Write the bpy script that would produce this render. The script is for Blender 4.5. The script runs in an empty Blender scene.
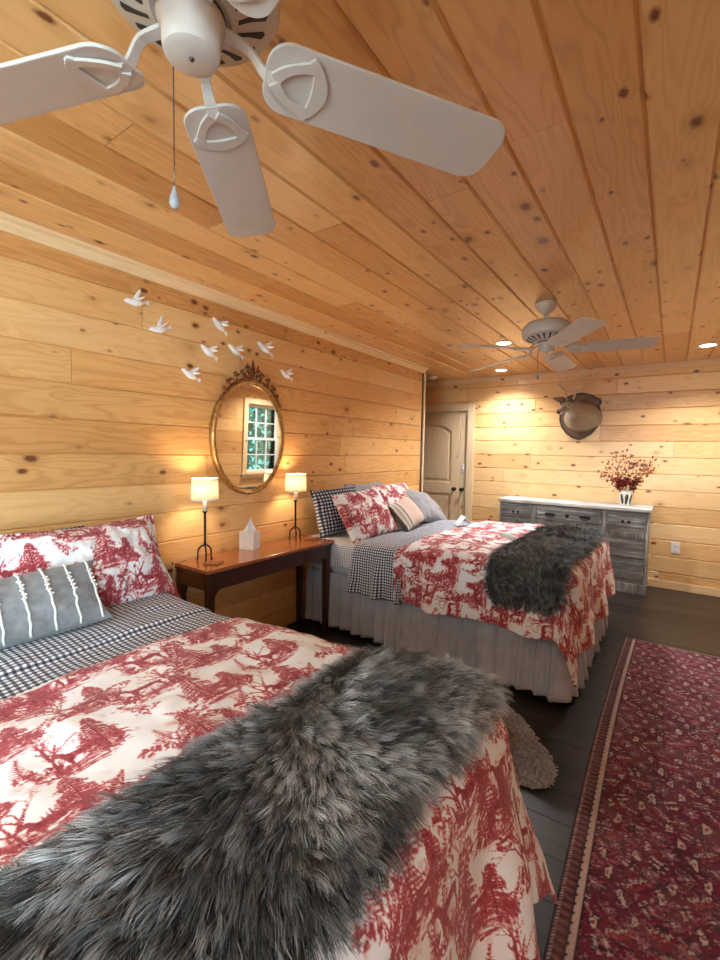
import bpy, math, random
import numpy as np
from mathutils import Vector, Matrix

random.seed(7)
RNG = np.random.default_rng(11)
scene = bpy.context.scene
COL = scene.collection
PI = math.pi
R_ = math.radians

# ---------------------------------------------------------------- room figures (metres)
CEIL = 2.47          # ceiling height
FARY = 5.898         # far wall
RIGHTX = 3.32        # right-hand wall
BACKY = -2.2         # wall behind the photographer
WALLEND = 4.93       # where the left wall stops at the passage
ORG = {}

# ---------------------------------------------------------------- object helpers
def tag(o, label=None, cat=None, group=None, kind=None):
    if label: o['label'] = label
    if cat: o['category'] = cat
    if group: o['group'] = group
    if kind: o['kind'] = kind
    return o

def thing(name, label, cat, loc=(0, 0, 0), group=None):
    o = bpy.data.objects.new(name, None)
    o.empty_display_size = 0.1
    o.location = loc
    COL.objects.link(o)
    ORG[o.name] = Vector(loc)
    return tag(o, label, cat, group)

class MB:
    """collects shapes for one mesh"""
    def __init__(s):
        s.v = []; s.f = []; s.n = 0
    def add(s, verts, faces):
        b = s.n
        verts = np.asarray(verts, float).reshape(-1, 3)
        s.v.append(verts); s.n += len(verts)
        s.f.extend([tuple(i + b for i in f) for f in faces])
        return s
    def box(s, lo, hi):
        x0, y0, z0 = lo; x1, y1, z1 = hi
        return s.add([(x0,y0,z0),(x1,y0,z0),(x1,y1,z0),(x0,y1,z0),(x0,y0,z1),(x1,y0,z1),(x1,y1,z1),(x0,y1,z1)],
                     [(0,3,2,1),(4,5,6,7),(0,1,5,4),(1,2,6,5),(2,3,7,6),(3,0,4,7)])
    def bar(s, p, q, w, h=None, up=(0, 0, 1), w2=None, h2=None):
        """rectangular bar from p to q"""
        h = h or w; w2 = w2 or w; h2 = h2 or h
        p = Vector(p); q = Vector(q); d = (q - p).normalized()
        u = Vector(up); a = d.cross(u)
        if a.length < 1e-4: a = d.cross(Vector((0, 1, 0)))
        a.normalize(); b = a.cross(d).normalized()
        vs = []
        for c, ww, hh in ((p, w, h), (q, w2, h2)):
            for i, j in ((-1,-1),(1,-1),(1,1),(-1,1)):
                vs.append(c + a * (i * ww / 2) + b * (j * hh / 2))
        return s.add(vs, [(0,1,2,3),(7,6,5,4),(0,4,5,1),(1,5,6,2),(2,6,7,3),(3,7,4,0)])
    def lathe(s, prof, c=(0, 0, 0), n=32, axis='z', closed=False):
        """prof: list of (r, h) bottom to top"""
        vs = []; fs = []
        for r, h in prof:
            for k in range(n):
                a = 2 * PI * k / n
                if axis == 'z': vs.append((c[0] + r*math.cos(a), c[1] + r*math.sin(a), c[2] + h))
                elif axis == 'y': vs.append((c[0] + r*math.cos(a), c[1] + h, c[2] - r*math.sin(a)))
                else: vs.append((c[0] + h, c[1] + r*math.cos(a), c[2] + r*math.sin(a)))
        m = len(prof)
        for i in range(m - 1 if not closed else m):
            for k in range(n):
                a, b = i*n + k, i*n + (k+1) % n
                j = (i+1) % m
                c2, d2 = j*n + (k+1) % n, j*n + k
                fs.append((a, b, c2, d2))
        if not closed:
            if prof[0][0] > 1e-6: fs.append(tuple(range(n-1, -1, -1)))
            if prof[-1][0] > 1e-6: fs.append(tuple((m-1)*n + k for k in range(n)))
        return s.add(vs, fs)
    def loft(s, pts, rad, n=16, up=(0, 0, 1), sub=4, caps=True, phase=0.):
        """smooth tube through pts; rad = r or (rx, ry) for each point"""
        P = np.array(pts, float)
        Rr = np.array([(r, r) if np.isscalar(r) else r for r in rad], float)
        if sub > 1 and len(P) > 2:
            P = catmull(P, sub); Rr = np.maximum(catmull(Rr, sub), 1e-4)
        elif sub > 1:
            t = np.linspace(0, 1, sub+1)[:, None]
            P = P[0]*(1-t) + P[1]*t; Rr = Rr[0]*(1-t) + Rr[1]*t
        T = np.gradient(P, axis=0); T /= np.linalg.norm(T, axis=1)[:, None] + 1e-12
        u = np.array(up, float)
        a0 = np.cross(T[0], u)
        if np.linalg.norm(a0) < 1e-3: a0 = np.cross(T[0], np.array([0, 1., 0.1]))
        a0 /= np.linalg.norm(a0)
        vs = []; m = len(P)
        th = np.linspace(0, 2*PI, n, endpoint=False)+phase
        a = a0
        for i in range(m):
            a = a - T[i]*np.dot(a, T[i]); a /= np.linalg.norm(a) + 1e-12
            b = np.cross(a, T[i])
            vs.append(P[i] + np.cos(th)[:, None]*a*Rr[i, 0] + np.sin(th)[:, None]*b*Rr[i, 1])
        vs = np.concatenate(vs)
        fs = []
        for i in range(m-1):
            for k in range(n):
                k2 = (k+1) % n
                fs.append((i*n+k, (i+1)*n+k, (i+1)*n+k2, i*n+k2))
        if caps:
            fs.append(tuple(range(n))); fs.append(tuple((m-1)*n + k for k in range(n-1, -1, -1)))
        return s.add(vs, fs)
    def tube(s, pts, r, n=8, sub=4):
        return s.loft(pts, [r]*len(pts), n, sub=sub)
    def prism(s, poly, lo, hi, plane='xz'):
        """poly in a plane, pushed from lo to hi along the third axis"""
        n = len(poly); vs = []
        for h in (lo, hi):
            for a, b in poly:
                vs.append({'xz': (a, h, b), 'xy': (a, b, h), 'yz': (h, a, b)}[plane])
        fs = [tuple(range(n)), tuple(range(2*n-1, n-1, -1))]
        for i in range(n):
            j = (i+1) % n
            fs.append((i, i+n, j+n, j))
        return s.add(vs, fs)
    def sphere(s, c, r, n=12, m=8):
        r = (r, r, r) if np.isscalar(r) else r
        vs = []; fs = []
        for i in range(m+1):
            ph = PI*i/m
            for k in range(n):
                a = 2*PI*k/n
                vs.append((c[0]+r[0]*math.sin(ph)*math.cos(a), c[1]+r[1]*math.sin(ph)*math.sin(a), c[2]-r[2]*math.cos(ph)))
        for i in range(m):
            for k in range(n):
                fs.append((i*n+k, i*n+(k+1)%n, (i+1)*n+(k+1)%n, (i+1)*n+k))
        return s.add(vs, fs)
    def verts(s):
        return np.concatenate(s.v) if s.v else np.zeros((0, 3))

def catmull(P, sub):
    Q = np.vstack([2*P[0]-P[1], P, 2*P[-1]-P[-2]])
    out = []
    for i in range(1, len(Q)-2):
        p0, p1, p2, p3 = Q[i-1], Q[i], Q[i+1], Q[i+2]
        for k in range(sub):
            t = k/sub
            out.append(0.5*((2*p1) + (-p0+p2)*t + (2*p0-5*p1+4*p2-p3)*t*t + (-p0+3*p1-3*p2+p3)*t**3))
    out.append(P[-1])
    return np.array(out)

def obj(name, mb, mat, parent=None, smooth=False, bevel=0, local=True, uv=None, attr=None, solid=0, subd=0, recalc=True):
    """links one mesh object; coordinates are world ones unless the parent has been placed with local=True shapes"""
    V = mb.verts().copy()
    if parent is not None and not local:
        o_ = ORG.get(parent.name, Vector((0, 0, 0)))
        V -= np.array(o_)
    me = bpy.data.meshes.new(name)
    me.from_pydata(V.tolist(), [], mb.f)
    if recalc:
        import bmesh
        bm = bmesh.new(); bm.from_mesh(me)
        bmesh.ops.remove_doubles(bm, verts=bm.verts, dist=1e-6) if not (uv is not None or attr) else None
        bmesh.ops.recalc_face_normals(bm, faces=bm.faces)
        bm.to_mesh(me); bm.free()
    if uv is not None:
        l = me.uv_layers.new(name='UVMap')
        idx = np.empty(len(me.loops), np.int32); me.loops.foreach_get('vertex_index', idx)
        l.data.foreach_set('uv', np.asarray(uv, np.float32)[idx].ravel())
    for k, a in (attr or {}).items():
        a = np.asarray(a, np.float32)
        if a.ndim == 1:
            at = me.attributes.new(k, 'FLOAT', 'POINT'); at.data.foreach_set('value', a)
        else:
            at = me.attributes.new(k, 'FLOAT_COLOR', 'POINT')
            c4 = np.ones((len(a), 4), np.float32); c4[:, :3] = a
            at.data.foreach_set('color', c4.ravel())
    o = bpy.data.objects.new(name, me)
    if mat: me.materials.append(mat)
    if smooth:
        me.polygons.foreach_set('use_smooth', np.ones(len(me.polygons), bool))
    COL.objects.link(o)
    if parent is not None:
        o.parent = parent
        ORG[o.name] = ORG.get(parent.name, Vector((0, 0, 0)))
    if bevel:
        b = o.modifiers.new('bevel', 'BEVEL'); b.width = bevel; b.segments = 2; b.limit_method = 'ANGLE'; b.angle_limit = R_(40)
        b.harden_normals = False
    if subd:
        b = o.modifiers.new('subd', 'SUBSURF'); b.levels = subd; b.render_levels = subd
    if solid:
        b = o.modifiers.new('solid', 'SOLIDIFY'); b.thickness = solid; b.offset = -1
    return o

def autosmooth(o, ang=40):
    """smooth shading that keeps sharp edges sharp"""
    me = o.data
    me.polygons.foreach_set('use_smooth', np.ones(len(me.polygons), bool))
    me.set_sharp_from_angle(angle=R_(ang))
    return o

def copy_tree(o, parent=None):
    c = o.copy(); COL.objects.link(c)
    if parent is not None: c.parent = parent
    for ch in list(o.children): copy_tree(ch, c)
    return c

# ---------------------------------------------------------------- noise on arrays
def vnoise(x, y, seed=0):
    x = np.asarray(x, float); y = np.asarray(y, float)
    xi = np.floor(x).astype(np.int64); yi = np.floor(y).astype(np.int64)
    xf = x-xi; yf = y-yi
    def h(a, b):
        n = (a*374761393 + b*668265263 + seed*974634777) & 0xffffffff
        n = ((n ^ (n >> 13))*1274126177) & 0xffffffff
        return ((n ^ (n >> 16)) & 0xffff)/65535.0
    u = xf*xf*(3-2*xf); v = yf*yf*(3-2*yf)
    return (h(xi, yi)*(1-u)+h(xi+1, yi)*u)*(1-v) + (h(xi, yi+1)*(1-u)+h(xi+1, yi+1)*u)*v
def fbm(x, y, seed=0, o=4):
    s = 0; a = .5; t = 0
    for i in range(o):
        s = s + a*vnoise(x*2**i, y*2**i, seed+i*17); t += a; a *= .5
    return s/t
def sstep(a, b, x):
    t = np.clip((x-a)/(b-a), 0, 1); return t*t*(3-2*t)

# ---------------------------------------------------------------- node helpers
class NT:
    def __init__(s, name):
        s.m = bpy.data.materials.new(name); s.m.use_nodes = True
        s.t = s.m.node_tree; s.t.nodes.clear()
        s.out = s.t.nodes.new('ShaderNodeOutputMaterial')
    def n(s, typ, props=None, **inp):
        nd = s.t.nodes.new('ShaderNode' + typ)
        for k, v in (props or {}).items(): setattr(nd, k, v)
        for k, v in inp.items():
            k = k.replace('__', ' ')
            key = int(k[1:]) if k[0] == 'i' and k[1:].isdigit() else k
            s.set(nd.inputs[key], v)
        return nd
    def set(s, sock, v):
        if hasattr(v, 'default_value') and hasattr(v, 'links'): s.t.links.new(v, sock)
        elif isinstance(v, bpy.types.Node): s.t.links.new(v.outputs[0], sock)
        else:
            if sock.type == 'RGBA' and len(v) == 3: v = (*v, 1)
            sock.default_value = v
    def math(s, op, a, b=0.0, c=0.0, clamp=False):
        return s.n('Math', {'operation': op, 'use_clamp': clamp}, i0=a, i1=b, i2=c).outputs[0]
    def mix(s, f, a, b, mode='MIX'):
        nd = s.t.nodes.new('ShaderNodeMix'); nd.data_type = 'RGBA'; nd.blend_type = mode
        s.set(nd.inputs[0], f); s.set(nd.inputs[6], a); s.set(nd.inputs[7], b)
        return nd.outputs[2]
    def ramp(s, f, stops, interp='LINEAR'):
        nd = s.t.nodes.new('ShaderNodeValToRGB'); nd.color_ramp.interpolation = interp
        el = nd.color_ramp.elements
        while len(el) < len(stops): el.new(0.5)
        for e, (p, c) in zip(el, stops):
            e.position = p; e.color = (*c, 1) if len(c) == 3 else c
        s.set(nd.inputs[0], f)
        return nd.outputs[0]
    def maprange(s, v, a, b, c=0.0, d=1.0, smooth=True):
        nd = s.n('MapRange', {'interpolation_type': 'SMOOTHSTEP' if smooth else 'LINEAR'})
        for i, x in enumerate((v, a, b, c, d)): s.set(nd.inputs[i], x)
        return nd.outputs[0]
    def noise(s, vec, scale=5., detail=3., rough=.5, dist=0., dim='3D'):
        return s.n('TexNoise', {'noise_dimensions': dim}, Vector=vec, Scale=scale, Detail=detail, Roughness=rough, Distortion=dist).outputs[0]
    def bump(s, h, strength=.3, dist=.01):
        return s.n('Bump', None, Height=h, Strength=strength, Distance=dist).outputs[0]
    def coord(s, which='Object'):
        return s.t.nodes.new('ShaderNodeTexCoord').outputs[which]
    def scale(s, vec, sc, loc=(0, 0, 0)):
        return s.n('Mapping', None, Vector=vec, Location=loc, Scale=sc).outputs[0]
    def bsdf(s, col, rough=.5, normal=None, metal=0., spec=.5, **kw):
        b = s.n('BsdfPrincipled', None)
        s.set(b.inputs['Base Color'], col); s.set(b.inputs['Roughness'], rough)
        s.set(b.inputs['Metallic'], metal); s.set(b.inputs['Specular IOR Level'], spec)
        if normal is not None: s.set(b.inputs['Normal'], normal)
        for k, v in kw.items(): s.set(b.inputs[k.replace('__', ' ')], v)
        s.t.links.new(b.outputs[0], s.out.inputs[0])
        return b
# ================================================================ materials
def plain(name, col, rough=.5, metal=0., spec=.5, var=.06, scale=30., bump=.05, **kw):
    t = NT(name); c = t.coord()
    n = t.noise(c, scale, 3.)
    f = t.maprange(n, .3, .7, 0, 1)
    a = tuple(max(0, x*(1-var)) for x in col); b = tuple(min(1, x*(1+var)) for x in col)
    t.bsdf(t.mix(f, a, b), rough, t.bump(n, bump, .004), metal, spec, **kw)
    return t.m

def pine(name, axis, light, mid, dark, knots=1.0, rough=.34, coat=.25):
    """knotty pine boards; axis = direction the boards run; face attribute rnd differs from board to board"""
    t = NT(name); c = t.coord()
    rnd = t.n('Attribute', {'attribute_name': 'rnd'}).outputs['Fac']
    off = t.n('CombineXYZ', None, X=t.math('MULTIPLY', rnd, 37.), Y=t.math('MULTIPLY', rnd, 61.), Z=t.math('MULTIPLY', rnd, 23.))
    p = t.n('VectorMath', {'operation': 'ADD'}, i0=c, i1=off).outputs[0]
    st = {'x': (.55, 6., 6.), 'y': (6., .55, 6.), 'z': (6., 6., .55)}[axis]
    kn = {'x': (3.6, 6., 6.), 'y': (6., 3.6, 6.), 'z': (6., 6., 3.6)}[axis]
    fine = {'x': (2.5, 90., 90.), 'y': (90., 2.5, 90.), 'z': (90., 90., 2.5)}[axis]
    # knots
    def knotset(sc, thr, r0, r1, loc):
        kv = t.scale(p, tuple(k*sc for k in kn), loc)
        vo = t.n('TexVoronoi', {'voronoi_dimensions': '3D', 'feature': 'F1'}, Vector=kv, Scale=1.0, Randomness=.95)
        sep = t.n('SeparateColor', None, i0=vo.outputs['Color'])
        have = t.math('GREATER_THAN', sep.outputs[0], thr)
        wob = t.math('MULTIPLY', t.math('SUBTRACT', t.noise(c, 60., 2.), .5), .06)
        d = t.math('ADD', vo.outputs['Distance'], wob)
        r = t.math('MULTIPLY_ADD', sep.outputs[1], r1-r0, r0)
        q = t.math('DIVIDE', d, r)
        core = t.math('MULTIPLY', have, t.maprange(q, 1.0, .80))
        ring = t.math('MULTIPLY', have, t.maprange(q, 1.7, .9))
        pull = t.math('MULTIPLY', have, t.maprange(q, 5., .8))
        return core, ring, pull, sep.outputs[2], q
    c1, r1, p1, k1, q1 = knotset(1.0, 1-.38*knots, .06, .125, (0, 0, 0))
    c2, r2, p2, k2, q2 = knotset(1.9, 1-.42*knots, .07, .16, (5.3, 1.7, 8.1))
    core = t.math('MAXIMUM', c1, c2); ring = t.math('MAXIMUM', r1, r2); pull = t.math('MAXIMUM', p1, t.math('MULTIPLY', p2, .5))
    # growth rings
    g = t.noise(t.scale(p, st), 1.6, 2., .45, .4)
    ph = t.math('ADD', t.math('MULTIPLY', g, 22.), t.math('MULTIPLY', pull, 2.2))
    w = t.math('MULTIPLY_ADD', t.math('SINE', t.math('MULTIPLY', ph, 3.2)), .5, .5)
    w = t.math('POWER', w, 2.2)
    fi = t.noise(t.scale(p, fine), 1., 2.)
    big = t.noise(t.scale(p, st), .35, 1.)
    grain = t.math('MULTIPLY_ADD', w, .22, t.math('MULTIPLY_ADD', fi, .22, t.math('MULTIPLY_ADD', big, .50, t.math('MULTIPLY_ADD', rnd, .60, -.08))), )
    grain = t.math('SUBTRACT', grain, .22, clamp=True)
    col = t.ramp(grain, [(0., light), (.45, mid), (1., dark)])
    tone = t.mix(t.math('MULTIPLY', t.math('FRACT', t.math('MULTIPLY', rnd, 7.31)), .35), col, t.mix(1.0, col, (1., .82, .66), 'MULTIPLY'))
    col = t.mix(t.math('MULTIPLY', t.math('SUBTRACT', pull, .25, clamp=True), .55), tone, dark)
    col = t.mix(t.math('MULTIPLY', ring, .75), col, (.27, .095, .03))
    kc = t.mix(t.noise(c, 90., 2.), (.075, .022, .009), (.26, .088, .028))
    col = t.mix(core, col, kc)
    h = t.math('ADD', t.math('MULTIPLY', fi, .4), t.math('MULTIPLY', w, .4))
    ro = t.math('MULTIPLY_ADD', fi, .14, rough-.05)
    t.bsdf(col, ro, t.bump(h, .12, .003), 0., .5, Coat__Weight=coat, Coat__Roughness=.22)
    return t.m

M = {}
M['pine_wall_y'] = pine('knotty pine wall boards', 'y', (.82, .53, .235), (.72, .405, .150), (.49, .225, .065))
M['pine_wall_x'] = pine('knotty pine end wall boards', 'x', (.85, .61, .325), (.765, .485, .215), (.55, .29, .10))
M['pine_ceiling'] = pine('knotty pine ceiling boards', 'y', (.82, .53, .235), (.71, .40, .148), (.48, .22, .062), knots=1.35)
M['pine_trim'] = pine('pine trim', 'y', (.82, .60, .34), (.75, .50, .25), (.56, .31, .13), knots=.25)
M['pine_trim_x'] = pine('pine trim cross', 'x', (.80, .56, .31), (.72, .46, .22), (.53, .29, .12), knots=.35)
M['pine_pale'] = pine('pale pine joinery', 'z', (.78, .60, .39), (.70, .51, .30), (.55, .37, .19), knots=.3)

def floor_mat():
    t = NT('dark brown floor boards'); c = t.coord()
    rnd = t.n('Attribute', {'attribute_name': 'rnd'}).outputs['Fac']
    off = t.n('CombineXYZ', None, X=t.math('MULTIPLY', rnd, 37.), Y=t.math('MULTIPLY', rnd, 61.), Z=0.)
    p = t.n('VectorMath', {'operation': 'ADD'}, i0=c, i1=off).outputs[0]
    g = t.noise(t.scale(p, (1.1, 16., 1.)), 2., 4., .6, .5)
    f = t.noise(t.scale(p, (4., 120., 1.)), 1., 2.)
    v = t.math('ADD', t.math('MULTIPLY', g, .7), t.math('MULTIPLY_ADD', f, .2, t.math('MULTIPLY', rnd, .25)))
    col = t.ramp(v, [(.3, (.007, .0042, .003)), (.6, (.017, .0105, .007)), (.95, (.038, .025, .017))])
    ro = t.math('MULTIPLY_ADD', f, .2, .26)
    t.bsdf(col, ro, t.bump(t.math('ADD', g, f), .15, .003), 0., .38)
    return t.m
M['floor'] = floor_mat()

def wood_mat(name, axis, a, b, c_, rough=.22, coat=.5):
    t = NT(name); c = t.coord()
    st = {'x': (.8, 14., 14.), 'y': (14., .8, 14.), 'z': (14., 14., .8)}[axis]
    fn = {'x': (3., 140., 140.), 'y': (140., 3., 140.), 'z': (140., 140., 3.)}[axis]
    g = t.noise(t.scale(c, st), 1.3, 4., .55, .6); f = t.noise(t.scale(c, fn), 1., 2.)
    v = t.math('ADD', t.math('MULTIPLY', g, .75), t.math('MULTIPLY', f, .25))
    t.bsdf(t.ramp(v, [(.25, a), (.5, b), (.8, c_)]), rough, t.bump(f, .08, .002), 0., .5, Coat__Weight=coat, Coat__Roughness=.12)
    return t.m
M['table_top'] = wood_mat('varnished cherry table top', 'y', (.20, .060, .020), (.31, .098, .030), (.40, .14, .045))
M['mahogany'] = wood_mat('dark mahogany', 'y', (.026, .007, .004), (.045, .011, .006), (.07, .018, .008))
M['mahogany_leg'] = wood_mat('dark mahogany leg', 'z', (.03, .008, .004), (.05, .012, .006), (.075, .019, .008))
M['coaster'] = wood_mat('brown wood coaster', 'y', (.20, .07, .028), (.28, .10, .04), (.33, .13, .055), .4, .1)
M['plaque'] = wood_mat('dark walnut plaque', 'z', (.02, .009, .005), (.035, .015, .008), (.055, .024, .012), .4, .1)
M['plaque_face'] = wood_mat('brown walnut plaque face', 'z', (.10, .04, .016), (.15, .065, .026), (.20, .09, .04), .5, .05)

def weathered(name, axis, base=.22, top=.72, warm=(1., .98, .94)):
    """grey distressed paint over dark wood"""
    t = NT(name); c = t.coord()
    st = {'x': (1.2, 20., 20.), 'z': (20., 20., 1.2)}[axis]
    fn = {'x': (5., 130., 130.), 'z': (130., 130., 5.)}[axis]
    g = t.noise(t.scale(c, st), 1.6, 5., .62, .5); f = t.noise(t.scale(c, fn), 1., 3., .6)
    blot = t.noise(c, 5., 3.)
    v = t.math('ADD', t.math('MULTIPLY', g, .5), t.math('MULTIPLY_ADD', f, .32, t.math('MULTIPLY', blot, .25)))
    def w(x): return tuple(x*k for k in warm)
    t.bsdf(t.ramp(v, [(.36, w(.035)), (.46, w(base*.6)), (.56, w(base)), (.74, w(top))]), .55, t.bump(v, .25, .004))
    return t.m
M['dresser'] = weathered('grey weathered dresser wood', 'x')
M['dresser_v'] = weathered('grey weathered dresser uprights', 'z')
M['dresser_front'] = weathered('grey weathered drawer fronts', 'x', .16, .62)
M['dresser_top'] = weathered('pale grey dresser top', 'x', .52, .85)

def cloth_bump(t, uv, k=900., st=.15):
    w1 = t.n('TexWave', {'wave_type': 'BANDS', 'bands_direction': 'X'}, Vector=uv, Scale=k/6.283, Distortion=.4).outputs[1]
    w2 = t.n('TexWave', {'wave_type': 'BANDS', 'bands_direction': 'Y'}, Vector=uv, Scale=k/6.283, Distortion=.4).outputs[1]
    return t.bump(t.math('ADD', w1, w2), st, .0008)

def toile():
    """white cotton with red engraved trees, deer and branches; the point attribute ink carries the print"""
    t = NT('red and white woodland print cotton'); uv = t.coord('UV')
    ink = t.n('Attribute', {'attribute_name': 'ink'}).outputs['Fac']
    hatch = t.noise(t.scale(uv, (260., 90., 1.)), 1., 2., .6)
    v = t.math('ADD', ink, t.math('MULTIPLY', t.math('SUBTRACT', hatch, .5), t.math('MULTIPLY', t.math('MULTIPLY', ink, t.math('SUBTRACT', 1.15, ink)), 2.2)))
    col = t.ramp(v, [(.10, (.80, .80, .81)), (.30, (.68, .43, .42)), (.58, (.42, .075, .088)), (1., (.22, .014, .028))])
    t.bsdf(col, .85, cloth_bump(t, uv), 0., .25, Sheen__Weight=.15)
    return t.m
M['toile'] = toile()

def gingham(name, period, dark=(.014, .018, .034), mid=(.15, .165, .215), light=(.76, .78, .81), thin=.5):
    t = NT(name); uv = t.coord('UV')
    s = t.n('SeparateXYZ', None, i0=uv)
    def st(o):
        fr = t.math('FRACT', t.math('DIVIDE', o, period))
        a = t.maprange(fr, thin-.05, thin+.05, 1., 0.)
        b = t.maprange(fr, .0, .05, 0., 1.)
        return t.math('MULTIPLY', a, b)
    v = t.math('MULTIPLY', t.math('ADD', st(s.outputs[0]), st(s.outputs[1])), .5)
    col = t.ramp(v, [(.0, light), (.5, mid), (1., dark)])
    t.bsdf(col, .85, cloth_bump(t, uv), 0., .25, Sheen__Weight=.1)
    return t.m
M['gingham'] = gingham('navy and white gingham', .0195)
M['gingham_sheet'] = gingham('fine navy check sheet', .017, (.06, .07, .11), (.36, .37, .42), (.78, .775, .77), .36)
M['ruched'] = gingham('dark navy ruched gingham', .028, (.012, .014, .028), (.07, .08, .12), (.60, .60, .63), .58)

def fabric(name, col, var=.12, scale=14., k=700., sheen=.2):
    t = NT(name); c = t.coord(); n = t.noise(c, scale, 4.)
    f = t.noise(t.scale(c, (400., 400., 400.)), 1., 1.)
    a = tuple(x*(1-var) for x in col); b = tuple(min(1, x*(1+var)) for x in col)
    v = t.math('ADD', t.math('MULTIPLY', n, .6), t.math('MULTIPLY', f, .4))
    t.bsdf(t.mix(t.maprange(v, .3, .7), a, b), .88, t.bump(f, .2, .001), 0., .2, Sheen__Weight=sheen)
    return t.m
M['skirt'] = fabric('grey bed skirt cotton', (.43, .455, .52))
M['white_cotton'] = fabric('white cotton', (.74, .73, .71), .04)
M['grey_pillow'] = fabric('soft grey pillow', (.27, .27, .285))
M['lumbar'] = fabric('heather grey lumbar', (.25, .255, .26), .2, 40.)
M['tuft'] = fabric('off-white tufted yarn', (.72, .70, .66), .08, 60.)
M['hide_base'] = fabric('grey hide backing', (.24, .23, .225))
M['fur_base'] = fabric('dark fur backing', (.035, .035, .038))
M['tissue'] = fabric('white tissue', (.82, .81, .80), .02)

def stripes():
    t = NT('beige striped pillow cotton'); uv = t.coord('UV')
    x = t.n('SeparateXYZ', None, i0=uv).outputs[0]
    col = t.ramp(t.math('FRACT', t.math('DIVIDE', x, .36)), [(0., (.58, .44, .37)), (.40, (.60, .46, .39)), (.42, (.10, .075, .06)), (.47, (.10, .075, .06)), (.49, (.72, .66, .58)), (.58, (.30, .24, .18)),
        (.62, (.70, .63, .54)), (.72, (.16, .12, .10)), (.76, (.66, .56, .48)), (.86, (.62, .5, .42)), (1., (.58, .44, .37))], 'LINEAR')
    t.bsdf(col, .85, cloth_bump(t, uv), 0., .2)
    return t.m
M['stripe'] = stripes()

def fur(name, root, tipd, tipl, rough=.5):
    t = NT(name)
    hi = t.t.nodes.new('ShaderNodeHairInfo')
    ic = hi.outputs['Intercept']
    sh = t.n('Attribute', {'attribute_name': 'shade'}).outputs['Fac']
    tip = t.mix(sh, tipd, tipl)
    col = t.mix(t.maprange(ic, .25, 1.), root, tip)
    t.bsdf(col, rough, None, 0., .5, Sheen__Weight=.1)
    return t.m
M['fur'] = fur('long grey faux fur', (.008, .008, .008), (.065, .065, .065), (.80, .81, .81))
M['fur_dark'] = fur('long charcoal faux fur', (.007, .007, .007), (.025, .025, .025), (.40, .40, .39))
M['fur_hide'] = fur('short grey sheepskin pile', (.22, .215, .215), (.38, .37, .37), (.66, .65, .65), .7)

def rugmat():
    t = NT('red hand knotted rug pile'); c = t.coord()
    col = t.n('Attribute', {'attribute_name': 'pat'}).outputs['Color']
    f = t.noise(t.scale(c, (330., 330., 330.)), 1., 2.)
    n = t.noise(c, 9., 3.)
    col = t.mix(t.maprange(f, .25, .75, 0., .5), col, t.mix(1., col, (.45, .42, .42), 'MULTIPLY'))
    col = t.mix(t.maprange(n, .35, .7, 0., .3), col, (.19, .10, .09))
    t.bsdf(col, .92, t.bump(f, .6, .003), 0., .15, Sheen__Weight=.1)
    return t.m
M['rug'] = rugmat()

M['fan_white'] = plain('white enamelled fan metal', (.58, .53, .47), .35, 0., .5, .02)
M['fan_blade'] = plain('white fan blade', (.58, .535, .475), .42, 0., .5, .03, 12.)
M['fan_dark'] = plain('dark vent shade colour', (.035, .028, .025), .7)  # near-black colour for the shade inside the fan openings
M['steel'] = plain('dull steel chain', (.16, .14, .12), .35, .9)
M['knob_grey'] = plain('grey pull knob', (.34, .34, .35), .5)
M['iron'] = plain('black wrought iron', (.022, .014, .011), .42, .6)
M['candle'] = plain('ivory candle sleeve', (.80, .74, .64), .5)
M['black'] = plain('black metal', (.012, .011, .011), .4, .5)
M['white_plastic'] = plain('white plastic', (.78, .77, .75), .4)
M['grey_plastic'] = plain('pale grey plastic', (.62, .65, .66), .4)
M['ceramic'] = plain('white glazed ceramic', (.84, .82, .79), .25, 0., .5, .02)
M['paper'] = plain('white paper', (.84, .85, .88), .7, 0., .3, .02)
M['box_grey'] = plain('white and grey tissue box card', (.66, .645, .63), .6, 0., .3, .05)
M['cord'] = plain('cream lamp cord', (.62, .42, .24), .6)
M['glass_frame'] = plain('white window frame', (.80, .80, .78), .45)
M['backing'] = plain('dark wall backing', (.05, .03, .02), .9)
M['plaster'] = plain('pale painted wall', (.70, .62, .50), .8)
M['eye'] = plain('glossy black eye', (.01, .008, .006), .08)
M['bone'] = plain('antler bone', (.56, .41, .27), .5, 0., .4, .3, 40.)
M['stem'] = plain('brown dry twig', (.14, .06, .035), .8)
M['leaf_rust'] = plain('rust coloured dry leaf', (.36, .10, .045), .7, 0., .3, .35, 60.)
M['flower'] = plain('deep red flower petals', (.20, .012, .018), .7, 0., .3, .4, 60.)
M['flower_dark'] = plain('purple black foliage', (.035, .018, .02), .7)

def gilt():
    t = NT('antique gilt'); c = t.coord(); n = t.noise(c, 45., 4.)
    col = t.ramp(n, [(.3, (.34, .17, .06)), (.5, (.50, .29, .10)), (.7, (.64, .42, .18))])
    t.bsdf(col, .33, t.bump(n, .12, .002), .75, .5)
    return t.m
M['gilt'] = gilt()
def gilt_dark():
    t = NT('aged bronze gilt'); c = t.coord(); n = t.noise(c, 60., 4.)
    col = t.ramp(n, [(.3, (.10, .03, .012)), (.55, (.22, .085, .03)), (.75, (.55, .32, .14))])
    t.bsdf(col, .32, t.bump(n, .4, .004), .7, .5)
    return t.m
M['gilt_dark'] = gilt_dark()
def mirror_mat():
    t = NT('mirror silver'); c = t.coord(); n = t.noise(c, 3., 2.)
    t.bsdf(t.mix(n, (.86, .87, .85), (.90, .91, .89)), .015, None, 1.0)
    return t.m
M['mirror'] = mirror_mat()
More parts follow.
